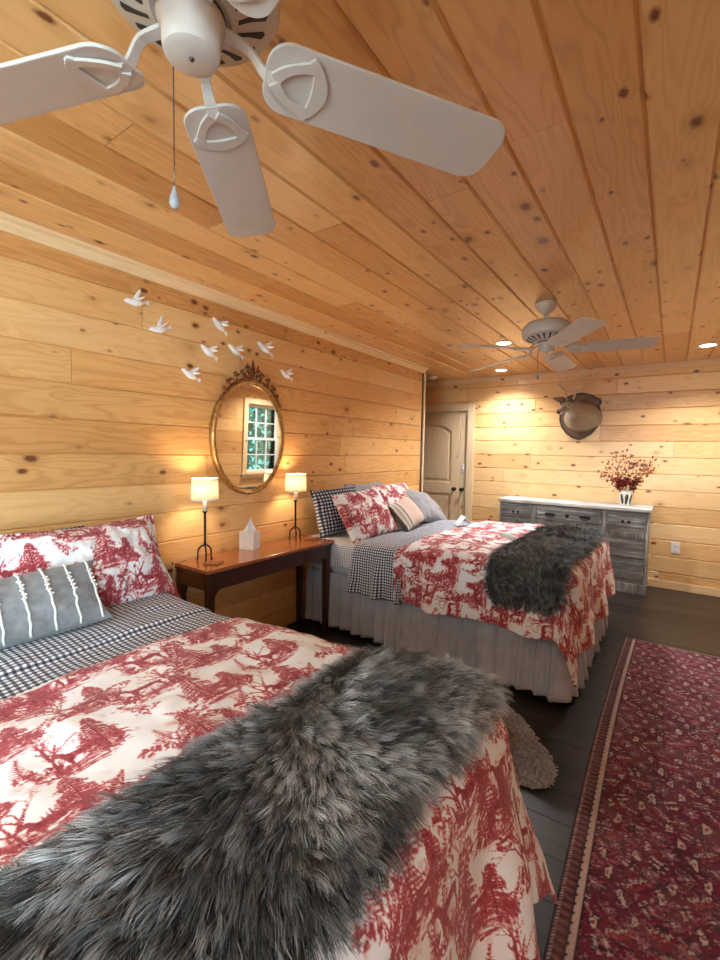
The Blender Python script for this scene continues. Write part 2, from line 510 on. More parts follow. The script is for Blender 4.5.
def glass_mat():
    t = NT('window glass'); c = t.coord(); n = t.noise(c, 2., 1.)
    tr = t.n('BsdfTransparent', None, Color=(.93, .96, .95)); gl = t.n('BsdfGlossy', None, Roughness=.02)
    fr = t.n('Fresnel', None, IOR=1.45, Normal=t.bump(n, .01, .001))
    mx = t.n('MixShader', None, i0=fr, i1=tr, i2=gl)
    t.t.links.new(mx.outputs[0], t.out.inputs[0])
    return t.m
M['glass'] = glass_mat()
def foliage_mat():
    t = NT('woodland leaves'); c = t.coord(); n = t.noise(c, 7., 3.)
    t.bsdf(t.ramp(n, [(.3, (.01, .10, .085)), (.55, (.02, .24, .20)), (.75, (.08, .42, .36))]), .6)
    return t.m
M['leaves'] = foliage_mat()
M['bark'] = plain('tree bark', (.06, .045, .03), .9)
M['earth'] = plain('forest floor', (.03, .05, .03), .95)

def shade_mat():
    """thin linen shade with a faint printed tree pattern, lit from inside"""
    t = NT('linen lamp shade'); c = t.coord()
    n = t.noise(t.scale(c, (60., 60., 45.)), 1., 4., .65)
    col = t.ramp(n, [(.42, (.86, .80, .68)), (.5, (.74, .64, .50)), (.56, (.88, .83, .73))])
    d = t.n('BsdfDiffuse', None, Color=col); tl = t.n('BsdfTranslucent', None, Color=col)
    mx = t.n('MixShader', None, i0=.6, i1=d, i2=tl)
    t.t.links.new(mx.outputs[0], t.out.inputs[0])
    return t.m
M['shade'] = shade_mat()
def emit(name, col, st):
    t = NT(name); c = t.coord(); n = t.noise(c, 4., 1.)
    e = t.n('Emission', None, Color=t.mix(n, col, tuple(min(1, x*1.02) for x in col)), Strength=st)
    t.t.links.new(e.outputs[0], t.out.inputs[0]); return t.m
M['bulb'] = emit('lamp bulb', (1., .82, .60), 30.)
M['can'] = emit('recessed lamp lens', (1., .90, .74), 25.)

def deer_mat():
    t = NT('deer coat'); c = t.coord()
    col = t.n('Attribute', {'attribute_name': 'pat'}).outputs['Color']
    f = t.noise(t.scale(c, (160., 160., 70.)), 1., 3.)
    col = t.mix(t.maprange(f, .3, .7, 0., .75), col, t.mix(1., col, (.42, .37, .32), 'MULTIPLY'))
    t.bsdf(col, .8, t.bump(f, .4, .004), 0., .2, Sheen__Weight=.15)
    return t.m
M['deer'] = deer_mat()
def vase_mat():
    t = NT('white glazed vase with dark leaf marks'); col = t.n('Attribute', {'attribute_name': 'pat'}).outputs['Color']
    c = t.coord(); n = t.noise(c, 40., 2.)
    t.bsdf(t.mix(t.maprange(n, .3, .7, 0., .06), col, (.6, .5, .4)), .25)
    return t.m
M['vase'] = vase_mat()
# ================================================================ the room
def boards(name, mat, frame, rows, span, holes=(), joint=(1.6, 3.6), groove=.0075, depth=.009, thick=.02, seed=1, hole_pad=0):
    """tongue and groove boards as one mesh.
    frame(u, v, w) -> world point, u along the boards, v across, w out of the wall; rows = list of v edges; span = (u0, u1)"""
    rr = random.Random(seed)
    V = []; F = []; RN = []
    def plank(u0, u1, v0, v1, r, ends=(True, True)):
        if u1-u0 < .01 or v1-v0 < .004: return
        g = min(groove, (v1-v0)*.3); ge = .0022
        b = len(V)
        for (u, v, w) in ((u0, v0, -depth), (u1, v0, -depth), (u1, v1, -depth), (u0, v1, -depth),
                          (u0+ge, v0+g, 0), (u1-ge, v0+g, 0), (u1-ge, v1-g, 0), (u0+ge, v1-g, 0),
                          (u0, v0, -thick), (u1, v0, -thick), (u1, v1, -thick), (u0, v1, -thick)):
            V.append(frame(u, v, w))
        for f in ((4,5,6,7), (0,1,5,4), (1,2,6,5), (2,3,7,6), (3,0,4,7), (8,9,1,0), (9,10,2,1), (10,11,3,2), (11,8,0,3), (11,10,9,8)):
            F.append(tuple(i+b for i in f)); RN.append(r)
    for v0, v1 in zip(rows[:-1], rows[1:]):
        u = span[0] + rr.uniform(-joint[1]*.7, 0)
        while u < span[1]:
            L = rr.uniform(*joint); a, b_ = max(u, span[0]), min(u+L, span[1])
            r = rr.random()
            rects = [(a, b_, v0, v1)]
            for (hu0, hu1, hv0, hv1) in holes:
                nx = []
                for (p, q, s, e) in rects:
                    if q <= hu0 or p >= hu1 or e <= hv0 or s >= hv1: nx.append((p, q, s, e)); continue
                    if p < hu0: nx.append((p, hu0, s, e))
                    if q > hu1: nx.append((hu1, q, s, e))
                    m0, m1 = max(p, hu0), min(q, hu1)
                    if s < hv0: nx.append((m0, m1, s, hv0))
                    if e > hv1: nx.append((m0, m1, hv1, e))
                rects = nx
            for (p, q, s, e) in rects:
                if q > p and e > s: plank(p, q, s, e, r)
            u += L
    me = bpy.data.meshes.new(name); me.from_pydata(V, [], F)
    import bmesh
    bm = bmesh.new(); bm.from_mesh(me); bmesh.ops.recalc_face_normals(bm, faces=bm.faces); bm.to_mesh(me); bm.free()
    at = me.attributes.new('rnd', 'FLOAT', 'FACE'); at.data.foreach_set('value', np.array(RN, np.float32))
    me.materials.append(mat)
    o = bpy.data.objects.new(name, me); COL.objects.link(o)
    return tag(o, kind='structure')

def rows_from(off, pitch, lo, hi):
    r = [lo]; k = math.ceil((lo-off)/pitch - 1e-6)
    while off+k*pitch < hi-.02:
        if off+k*pitch > lo+.02: r.append(off+k*pitch)
        k += 1
    r.append(hi); return r

def backing(name, los_his, parent):
    mb = MB()
    for lo, hi in los_his: mb.box(lo, hi)
    o = obj(name, mb, M['backing'], parent); return tag(o, kind='structure')

# left wall: boards run along y
wl = boards('wall_left', M['pine_wall_y'], lambda u, v, w: (w, u, v), rows_from(.150, .1798, 0, CEIL), (BACKY, WALLEND), seed=5, joint=(1.5, 3.4))
backing('wall_core', [((-.12, BACKY, 0), (-.02, WALLEND, CEIL))], wl)
# far wall: boards run along x, one opening for the pair of closet doors
DX0, DX1, DTOP = -.70, .205, 2.035
wb = boards('wall_back', M['pine_wall_x'], lambda u, v, w: (u, FARY-w, v), rows_from(.174, .1805, 0, CEIL), (-1.35, RIGHTX), holes=[(DX0, DX1, 0, DTOP)], seed=9, joint=(1.4, 3.2))
backing('wall_core', [((-1.35, FARY+.02, DTOP), (RIGHTX, FARY+.12, CEIL)), ((DX1, FARY+.02, 0), (RIGHTX, FARY+.12, DTOP)), ((-1.35, FARY+.02, 0), (DX0, FARY+.12, DTOP))], wb)
# right wall with two windows
WIN = [(4.98, 5.74, .90, 2.06), (-1.55, -.35, .75, 2.06)]
wr = boards('wall_right', M['pine_wall_y'], lambda u, v, w: (RIGHTX-w, u, v), rows_from(.150, .1798, 0, CEIL), (BACKY, FARY), holes=WIN, seed=21, joint=(1.5, 3.4))
rb = []
ys = [BACKY, WIN[1][0], WIN[1][1], WIN[0][0], WIN[0][1], FARY]
for a, b in ((ys[0], ys[1]), (ys[2], ys[3]), (ys[4], ys[5])): rb.append(((RIGHTX+.02, a, 0), (RIGHTX+.12, b, CEIL)))
for w in WIN:
    rb.append(((RIGHTX+.02, w[0], 0), (RIGHTX+.12, w[1], w[2]))); rb.append(((RIGHTX+.02, w[0], w[3]), (RIGHTX+.12, w[1], CEIL)))
backing('wall_core', rb, wr)
# wall behind the photographer
WINB = (.75, 2.35, .75, 2.06)
wf = boards('wall_front', M['pine_wall_x'], lambda u, v, w: (u, BACKY+w, v), rows_from(.174, .1805, 0, CEIL), (-.12, RIGHTX), holes=[WINB], seed=31)
backing('wall_core', [((-.12, BACKY-.12, 0), (WINB[0], BACKY-.02, CEIL)), ((WINB[1], BACKY-.12, 0), (RIGHTX+.12, BACKY-.02, CEIL)), ((WINB[0], BACKY-.12, 0), (WINB[1], BACKY-.02, WINB[2])), ((WINB[0], BACKY-.12, WINB[3]), (WINB[1], BACKY-.02, CEIL))], wf)
# passage beyond the end of the left wall
wh = boards('wall_passage', M['pine_wall_y'], lambda u, v, w: (-1.35+w, u, v), rows_from(.150, .1798, 0, CEIL), (WALLEND-.12, FARY), seed=41)
backing('wall_core', [((-1.47, WALLEND-.12, 0), (-1.37, FARY, CEIL)), ((-1.37, WALLEND-.24, 0), (-.12, WALLEND-.12, CEIL))], wh)
# ceiling boards run along y
ce = boards('ceiling', M['pine_ceiling'], lambda u, v, w: (v, u, CEIL-w), rows_from(.130, .190, -1.35, RIGHTX), (BACKY, FARY), seed=12, joint=(2.2, 4.2), groove=.009, depth=.010)
backing('ceiling_core', [((-1.47, BACKY-.12, CEIL+.02), (RIGHTX+.12, FARY+.12, CEIL+.1))], ce)
# floor boards run along x
fl = boards('floor', M['floor'], lambda u, v, w: (u, v, w), rows_from(.05, .178, BACKY, FARY), (-1.35, RIGHTX), seed=14, joint=(.9, 2.2), groove=.0018, depth=.0018)
backing('floor_core', [((-1.47, BACKY-.12, -.1), (RIGHTX+.12, FARY+.12, -.02))], fl)

def trim(name, mb, mat, bev=.003):
    o = obj(name, mb, mat, None, bevel=bev); return tag(o, kind='structure')
# crown along the left wall: stepped cove
prof = [(0, CEIL-.058), (.010, CEIL-.058), (.014, CEIL-.046), (.030, CEIL-.030), (.034, CEIL-.020), (.058, CEIL-.014), (.062, CEIL), (0, CEIL)]
mb = MB(); n = len(prof); vs = [(x, y, z) for y in (BACKY, WALLEND) for x, z in prof]
mb.add(vs, [tuple(range(n)), tuple(range(2*n-1, n-1, -1))] + [(i, i+n, (i+1) % n+n, (i+1) % n) for i in range(n)])
trim('trim_1', mb, M['pine_trim'], 0)
# flat band at the top of the far wall, in two lengths
trim('trim_2', MB().box((-1.35, FARY-.02, CEIL-.068), (1.075, FARY, CEIL)).box((1.0775, FARY-.02, CEIL-.068), (RIGHTX, FARY, CEIL)), M['pine_trim_x'])
# corner boards closing the end of the left wall
trim('trim_3', MB().box((-.12, WALLEND, 0), (.004, WALLEND+.018, CEIL-.002)).box((0, WALLEND-.012, 0), (.022, WALLEND+.018, CEIL-.06)), M['pine_pale'])
trim('trim_4', MB().box((0, WALLEND-.04, 0), (.010, WALLEND-.013, CEIL-.06)), M['mahogany_leg'])
# base boards
trim('baseboard_back', MB().box((DX1+.095, FARY-.016, 0), (RIGHTX, FARY, .085)), M['pine_trim_x'])
trim('baseboard_right', MB().box((RIGHTX-.016, BACKY, 0), (RIGHTX, FARY-.016, .085)), M['pine_trim'])
# casing round the closet doors
cs = .092
trim('trim_5', MB().box((DX1, FARY-.024, 0), (DX1+cs, FARY+.02, DTOP+cs)).box((DX0-cs, FARY-.024, 0), (DX0, FARY+.02, DTOP+cs)).box((DX0, FARY-.024, DTOP), (DX1, FARY+.02, DTOP+cs))
     .box((DX1-.012, FARY+.02, 0), (DX1, FARY+.1, DTOP)).box((DX0, FARY+.02, 0), (DX0+.012, FARY+.1, DTOP)), M['pine_pale'])

# door leaves: stiles, rails and raised panels
def leaf(name, x0, x1, panel_x, knob_x, yf):
    """yf = front face of the leaf; arched upper panel, plain lower panel"""
    z0, z1 = .012, DTOP-.006
    d = thing_struct(name)
    st = MB()
    px0, px1 = panel_x
    zl0, zl1, zu0, zu1, arch = .20, .87, 1.03, 1.79, .10
    st.box((x0, yf, z0), (px0, yf+.035, z1)); st.box((px1, yf, z0), (x1, yf+.035, z1))
    st.box((px0, yf, z0), (px1, yf+.035, zl0)); st.box((px0, yf, zl1), (px1, yf+.035, zu0))
    N = 14; top = []
    for i in range(N+1):
        u = i/N; top.append((px0+(px1-px0)*u, zu1+arch*(1-(2*u-1)**2)-arch*.35))
    poly = top + [(px1, z1), (px0, z1)]
    st.prism(poly, yf, yf+.035, 'xz')
    tag(obj('leaf_frame', st, M['pine_pale'], d, bevel=.004), kind='structure')
    pn = MB()
    g = .012
    pn.box((px0, yf+.018, zl0), (px1, yf+.03, zl1))
    pl = [(px0, zu0), (px1, zu0)] + top[::-1]
    pn.prism(pl, yf+.018, yf+.03, 'xz')
    m = .045
    pn.box((px0+m, yf+.008, zl0+m), (px1-m, yf+.02, zl1-m))
    tp = [(px0+m+(px1-px0-2*m)*i/N, zu1+arch*(1-(2*i/N-1)**2)-arch*.35-m) for i in range(N+1)]
    pn.prism([(px0+m, zu0+m), (px1-m, zu0+m)] + tp[::-1], yf+.008, yf+.02, 'xz')
    tag(obj('door_panel', pn, M['pine_pale'], d, bevel=.004), kind='structure')
    kb = MB().lathe([(.0, -.062), (.018, -.060), (.027, -.050), (.027, -.042), (.018, -.034), (.010, -.030), (.010, -.010), (.026, -.006), (.026, 0)], (knob_x, yf, .943), 20, 'y')
    tag(obj('door_knob', kb, M['black'], d, smooth=True), kind='structure')
    return d
def thing_struct(name):
    o = bpy.data.objects.new(name, None); COL.objects.link(o); ORG[o.name] = Vector((0, 0, 0))
    return tag(o, kind='structure')
leaf('door_1', DX0+.014, .088, (DX0+.11, -.035), .028, FARY+.012)
d2 = thing_struct('door_2')
tag(obj('leaf_frame', MB().box((.0915, FARY+.012, .012), (DX1-.014, FARY+.047, DTOP-.006)), M['pine_pale'], d2, bevel=.004), kind='structure')
tag(obj('door_knob', MB().lathe([(.0, -.062), (.018, -.060), (.027, -.050), (.027, -.042), (.018, -.034), (.010, -.030), (.010, -.010), (.026, -.006), (.026, 0)], (.147, FARY+.012, .943), 20, 'y'), M['black'], d2, smooth=True), kind='structure')
sp = thing('switch_plate', 'pale grey plate on the narrow right closet door above its black knob', 'switch plate', (.150, FARY+.012, 1.235))
obj('plate', MB().box((-.022, -.009, -.055), (.022, 0, .055)), M['grey_plastic'], sp, bevel=.003)
obj('toggle', MB().box((-.007, -.018, -.014), (.007, -.009, .014)), M['white_plastic'], sp, bevel=.002)

# windows: sash frame with bars, glass, casing
def window(name, y0, y1, z0, z1):
    w = thing_struct(name)
    x0, x1 = RIGHTX-.005, RIGHTX+.12
    c = MB(); cw = .085
    for lo, hi in (((x0-.022, y0-cw, z0-cw), (x0+.002, y0, z1+cw)), ((x0-.022, y1, z0-cw), (x0+.002, y1+cw, z1+cw)), ((x0-.022, y0, z1), (x0+.002, y1, z1+cw)), ((x0-.045, y0-cw-.02, z0-.03), (x0+.002, y1+cw+.02, z0)), ((x0-.022, y0, z0-cw), (x0+.002, y1, z0-.03))): c.box(lo, hi)
    for lo, hi in (((x0+.002, y0-.002, z0), (x1, y0+.014, z1)), ((x0+.002, y1-.014, z0), (x1, y1+.002, z1)), ((x0+.002, y0, z1-.014), (x1, y1, z1+.002)), ((x0+.002, y0, z0-.002), (x1, y1, z0+.014))): c.box(lo, hi)
    tag(obj('window_casing', c, M['pine_trim'], w, bevel=.002), kind='structure')
    zm = (z0+z1)/2
    for k, (a, b, dx) in enumerate(((z0+.014, zm+.02, .045), (zm-.02, z1-.014, .075))):
        f = MB(); fw = .04; xa, xb = RIGHTX+dx, RIGHTX+dx+.028
        ya, yb = y0+.014, y1-.014
        f.box((xa, ya, a), (xb, ya+fw, b)); f.box((xa, yb-fw, a), (xb, yb, b))
        f.box((xa, ya+fw, a), (xb, yb-fw, a+fw)); f.box((xa, ya+fw, b-fw), (xb, yb-fw, b))
        for i in (1, 2):
            yy = ya+fw+(yb-ya-2*fw)*i/3; f.box((xa+.004, yy-.009, a+fw), (xb-.004, yy+.009, b-fw))
        zz = (a+b)/2; f.box((xa+.005, ya+fw, zz-.009), (xb-.005, yb-fw, zz+.009))
        s = tag(obj('window_sash', f, M['glass_frame'], w), kind='structure')
        tag(obj('window_pane', MB().box((xa+.012, ya+fw-.004, a+fw-.004), (xa+.016, yb-fw+.004, b-fw+.004)), M['glass'], s), kind='structure')
    return w
window('window_1', *WIN[0]); window('window_2', *WIN[1])
# unseen window added behind the photographer to bring in light: same parts, turned to face along y
w3 = window('added_window', -.80, .80, WINB[2], WINB[3])
w3.matrix_world = Matrix.Translation((1.55, BACKY+RIGHTX, 0)) @ Matrix.Translation((0, -RIGHTX, 0)) @ Matrix.Rotation(R_(-90), 4, 'Z') @ Matrix.Translation((-RIGHTX, 0, 0))

# ---------------------------------------------------------------- woods outside the windows
gr = tag(obj('ground_outside', MB().box((RIGHTX+.12, -12, -1.0), (16, 18, -.8)), M['earth']), kind='structure')
def leafy(name, loc, h, r, seed, label):
    t = thing(name, label, 'tree', loc, 'woodland trees outside the windows')
    rr = np.random.default_rng(seed)
    obj('trunk', MB().loft([(0, 0, 0), (.05, .03, h*.5), (0, 0, h*.9)], [.13, .10, .04], 10), M['bark'], t, smooth=True)
    n = 900
    mb = MB(); d = rr.normal(size=(n, 3)); d /= np.linalg.norm(d, axis=1)[:, None]
    p = d*(rr.random(n)**.4)[:, None]*np.array([r, r, h*.5]) + np.array([0, 0, h*.55])
    for q in p:
        a = rr.normal(size=3); a /= np.linalg.norm(a); b = np.cross(a, rr.normal(size=3)); b /= np.linalg.norm(b); s = rr.uniform(.09, .17)
        mb.add([q-a*s, q+b*s*.5, q+a*s, q-b*s*.5], [(0, 1, 2, 3)])
    o = obj('foliage', mb, M['leaves'], t, recalc=False); tag(o, kind='stuff')
for k, (x, y, h, r) in enumerate(((6.4, 7.6, 4.6, 1.2), (6.2, 10.2, 5.2, 1.25), (9.4, 9.4, 5.6, 1.6), (9.4, 13.2, 6., 1.7), (7.0, -1.6, 5., 1.3))):
    leafy('tree', (x, y, -.85), h, r, 60+k, 'green leafy woodland tree outside the window, seen only through the mirror')

# ---------------------------------------------------------------- recessed lamps, smoke alarm, outlet
def can(x, y, label):
    t = thing('recessed_light', label, 'ceiling light', (x, y, CEIL), 'recessed ceiling lights')
    obj('trim_ring', MB().lathe([(.058, -.002), (.062, -.007), (.084, -.006), (.088, 0), (.058, .0)], n=36), M['white_plastic'], t, smooth=True)
    obj('lens', MB().lathe([(.0, -.004), (.040, -.0045), (.0585, -.003), (.0585, -.0005), (0, -.0005)], n=36), M['can'], t, smooth=True)
    return t
CANS = [(.77, 5.47), (2.744, 5.16), (1.205, 4.16)]
can(*CANS[0], 'round glowing recessed ceiling light close to the far wall near the closet doors')
can(*CANS[1], 'round glowing recessed ceiling light nearest the right edge of the ceiling')
can(*CANS[2], 'round glowing recessed ceiling light seen beside the left blade of the far ceiling fan')
ADDED_SPOTS = [(.77, -1.2), (2.744, -1.2)]  # unseen spots added behind the camera for light, no fixtures built
t = thing('smoke_alarm', 'small white round smoke alarm on the ceiling at the passage by the left wall end', 'smoke alarm', (-.16, 5.50, CEIL))
obj('body', MB().lathe([(0, -.034), (.035, -.034), (.052, -.026), (.056, -.012), (.062, -.010), (.062, 0), (0, 0)], n=28), M['white_plastic'], t, smooth=True)
obj('test_button', MB().lathe([(0, -.037), (.010, -.037), (.012, -.034), (0, -.034)], n=16), M['grey_plastic'], t, smooth=True)
t = thing('wall_outlet', 'white power outlet low on the far wall right of the dresser', 'outlet', (2.612, FARY, .465))
obj('cover_plate', MB().box((-.040, -.008, -.062), (.040, 0, .062)), M['white_plastic'], t, bevel=.003)
for s in (-1, 1):
    so = obj('socket', MB().box((-.017, -.011, s*.027-.015), (.017, -.008, s*.027+.015)), M['white_plastic'], t, bevel=.004)
tag(obj('closet_light_stop', MB().box((-1.35, FARY+.30, -.02), (.6, FARY+.34, DTOP+.2)).box((-1.35, FARY, -.04), (.6, FARY+.34, -.001)).box((-1.39, FARY+.12, -.02), (-1.35, FARY+.34, DTOP+.2)).box((.6, FARY+.12, -.02), (.64, FARY+.34, DTOP+.2)).box((-1.35, FARY+.12, DTOP+.1), (.6, FARY+.34, DTOP+.2)), M['backing'], wb), kind='structure')  # unseen box added behind the doors to stop sky light leaking in
# ================================================================ the woodland print, drawn stroke by stroke into a small tile
class Tile:
    def __init__(s, size, res):
        s.S = size; s.n = int(round(size/res)); s.res = size/s.n; s.a = np.zeros((s.n, s.n))
    def seg(s, p, q, w0, w1, v=1.0, soft=.0012):
        (x0, y0), (x1, y1) = p, q; m = max(w0, w1)+soft
        i0, i1 = int(math.floor((min(x0, x1)-m)/s.res)), int(math.ceil((max(x0, x1)+m)/s.res))+1
        j0, j1 = int(math.floor((min(y0, y1)-m)/s.res)), int(math.ceil((max(y0, y1)+m)/s.res))+1
        X, Y = np.meshgrid((np.arange(i0, i1)+.5)*s.res, (np.arange(j0, j1)+.5)*s.res)
        dx, dy = x1-x0, y1-y0; L = dx*dx+dy*dy+1e-12
        t = np.clip(((X-x0)*dx+(Y-y0)*dy)/L, 0, 1)
        d = np.hypot(X-x0-t*dx, Y-y0-t*dy) - (w0+(w1-w0)*t)
        k = np.clip(.5-d/(2*soft), 0, 1)*v
        ii = np.arange(i0, i1) % s.n; jj = np.arange(j0, j1) % s.n
        sub = s.a[np.ix_(jj, ii)]; s.a[np.ix_(jj, ii)] = np.maximum(sub, k)
    def poly(s, pts, v=1.0, holes=0):
        P = np.array(pts); m = s.res*2
        i0, i1 = int(math.floor((P[:, 0].min()-m)/s.res)), int(math.ceil((P[:, 0].max()+m)/s.res))+1
        j0, j1 = int(math.floor((P[:, 1].min()-m)/s.res)), int(math.ceil((P[:, 1].max()+m)/s.res))+1
        X, Y = np.meshgrid((np.arange(i0, i1)+.5)*s.res, (np.arange(j0, j1)+.5)*s.res)
        ins = np.zeros(X.shape, bool)
        for k in range(len(P)):
            (xa, ya), (xb, yb) = P[k], P[(k+1) % len(P)]
            if ya == yb: continue
            c = ((ya > Y) != (yb > Y)) & (X < (xb-xa)*(Y-ya)/(yb-ya)+xa); ins ^= c
        ii = np.arange(i0, i1) % s.n; jj = np.arange(j0, j1) % s.n
        sub = s.a[np.ix_(jj, ii)]; val = v*(.72+.5*vnoise(X*170, Y*90, 3))
        s.a[np.ix_(jj, ii)] = np.where(ins, np.clip(val, 0, 1), sub)
    def sample(s, x, y):
        x = (np.asarray(x)/s.res-.5) % s.n; y = (np.asarray(y)/s.res-.5) % s.n
        i = x.astype(int) % s.n; j = y.astype(int) % s.n; fx = x-np.floor(x); fy = y-np.floor(y)
        i2 = (i+1) % s.n; j2 = (j+1) % s.n; a = s.a
        return (a[j, i]*(1-fx)+a[j, i2]*fx)*(1-fy)+(a[j2, i]*(1-fx)+a[j2, i2]*fx)*fy

def pine_tree(T, x, y, h, rr):
    T.seg((x, y), (x+rr.uniform(-.01, .01), y+h), .0045*h/.2, .001, .95)
    n = int(9+h*38)
    for k in range(n):
        f = .14+.86*k/n; yy = y+h*f; L = h*.42*(1-f)**.8*rr.uniform(.6, 1.1)+.006
        for sgn in (-1, 1):
            ex, ey = x+sgn*L, yy-L*rr.uniform(.15, .5)
            T.seg((x, yy), (ex, ey), .0026, .0012, .9)
            m = int(3+L*90)
            for q in range(m):
                t = (q+rr.random())/m; bx, by = x+(ex-x)*t, yy+(ey-yy)*t
                T.seg((bx, by), (bx+sgn*rr.uniform(.002, .010), by-rr.uniform(.006, .016)), .0024, .0008, rr.uniform(.5, 1.))
def bare_tree(T, x, y, L, a, w, rr, dep=0):
    ex, ey = x+L*math.sin(a), y+L*math.cos(a)
    T.seg((x, y), (ex, ey), w, w*.72, .9)
    if dep < 5 and L > .008:
        for k in range(2 if dep else 3):
            bare_tree(T, ex, ey, L*rr.uniform(.62, .86), a+rr.uniform(-.75, .75), max(w*.66, .0007), rr, dep+1)
def bush(T, x, y, r, n, rr, v=(.45, 1.)):
    for _ in range(n):
        a = rr.uniform(0, 2*PI); d = r*math.sqrt(rr.random()); px, py = x+d*math.cos(a), y+d*math.sin(a)*.7
        b = rr.uniform(0, 2*PI); l = rr.uniform(.006, .016)
        T.seg((px, py), (px+l*math.cos(b), py+l*math.sin(b)), rr.uniform(.0022, .0055), .0012, rr.uniform(*v))
def meadow(T, x, y, w, h, rr, n=60):
    for _ in range(n):
        a, b = rr.gauss(0, .45), rr.gauss(0, .4)
        l = rr.uniform(.01, .05)*(1-min(.7, abs(a)))
        T.seg((x+a*w-l, y+b*h), (x+a*w+l, y+b*h+rr.uniform(-.006, .006)), rr.uniform(.0012, .004), .0008, rr.uniform(.3, .9))
def fern(T, x, y, L, a, rr):
    px, py = x, y
    for k in range(9):
        nx, ny = px+L/9*math.sin(a), py+L/9*math.cos(a); T.seg((px, py), (nx, ny), .0016, .0012, .9)
        s = L*.28*(1-k/10)
        for sg in (-1, 1): T.seg((nx, ny), (nx+s*math.sin(a+sg*.95), ny+s*math.cos(a+sg*.95)), .0022, .0008, .85)
        px, py = nx, ny; a += rr.uniform(-.1, .16)
DEER = [(-.50,.00),(-.47,.00),(-.44,.22),(-.38,.40),(-.30,.42),(-.10,.38),(.12,.40),(.20,.34),(.22,.18),(.19,.00),(.23,.00),(.27,.20),(.31,.36),(.36,.52),(.42,.64),(.50,.66),(.58,.62),(.60,.67),(.50,.77),
        (.46,.84),(.43,.78),(.36,.78),(.28,.66),(.20,.60),(.00,.57),(-.25,.60),(-.42,.58),(-.50,.52),(-.53,.58),(-.55,.50),(-.50,.42),(-.50,.28),(-.53,.18)]
def deer(T, x, y, s, flip, rr):
    T.poly([(x+flip*a*s, y+b*s) for a, b in DEER], .85)
    for k in (-1, 1):
        px, py = x+flip*.44*s, y+.80*s
        for j in range(4):
            nx, ny = px+flip*(k*.05+.01)*s, py+.085*s
            T.seg((px, py), (nx, ny), .0018, .0014, .95); T.seg((nx, ny), (nx-flip*.07*s*(.3+k*.3), ny+.07*s), .0014, .0008, .95); px, py = nx, ny
    # pale belly lights
def woodland(seed, size=.70):
    rr = random.Random(seed); T = Tile(size, .0017); S = size
    spots = [(.10, .05), (.37, .09), (.60, .02), (.23, .25), (.50, .28), (.10, .43), (.37, .47), (.60, .50), (.22, .63), (.50, .66)]
    for k, (x, y) in enumerate(spots):
        for _ in range(9):
            q = rr.gauss(0, .05); T.seg((x+q-.03, y+rr.gauss(0, .02)), (x+q+.03, y+rr.gauss(0, .02)), .012, .006, rr.uniform(.12, .26), .008)
        meadow(T, x, y, .11, .020, rr, 52)
        bush(T, x+rr.uniform(-.12, .12), y+.05, .07, 40, rr, (.2, .45))
        meadow(T, x+rr.uniform(-.05, .05), y-.025, .08, .014, rr, 18)
        bush(T, x-.07, y+.015, .042, 38, rr); bush(T, x+.075, y+.008, .036, 30, rr)
        if k % 3 == 0:
            pine_tree(T, x-.05, y+.01, .20, rr); pine_tree(T, x+.055, y+.005, .13, rr); deer(T, x+.005, y+.0, .105, 1, rr)
        elif k % 3 == 1:
            bare_tree(T, x-.055, y, .055, rr.uniform(-.1, .1), .0042, rr); pine_tree(T, x+.07, y+.01, .165, rr); deer(T, x+.01, y-.012, .115, -1, rr)
        else:
            bare_tree(T, x+.05, y, .05, .1, .0042, rr); deer(T, x-.03, y, .12, -1, rr); bush(T, x+.10, y+.07, .05, 70, rr)
            fern(T, x-.10, y, .12, -.2, rr)
        for _ in range(4): fern(T, x+rr.uniform(-.12, .12), y+rr.uniform(-.03, .02), rr.uniform(.05, .10), rr.uniform(-.6, .6), rr)
    for _ in range(18):
        x, y = rr.uniform(0, S), rr.uniform(0, S); bush(T, x, y, rr.uniform(.02, .05), 34, rr, (.3, .9))
        if rr.random() < .5: fern(T, x, y, .09, rr.uniform(-1, 1), rr)
    # soft wash behind the strokes
    n = T.n; g = np.arange(n)/n
    X, Y = np.meshgrid(g, g)
    def per(k, sd):
        ang = 2*PI
        out = 0; r2 = random.Random(sd)
        for _ in range(10):
            a, b = r2.randint(-k, k), r2.randint(-k, k); out = out + np.cos(ang*(a*X+b*Y)+r2.uniform(0, 6.28))
        return out/4.
    wash = np.clip(per(7, seed+1)*.5+per(13, seed+2)*.35-.22, 0, 1)*.34
    T.a = np.maximum(T.a, wash)
    return T
TOILE = woodland(3)

# ================================================================ sheets of cloth
def grid_faces(nu, nv):
    i = np.arange(nu-1)[:, None]*nv + np.arange(nv-1)[None, :]
    i = i.ravel()
    return np.stack([i, i+nv, i+nv+1, i+1], 1).tolist()

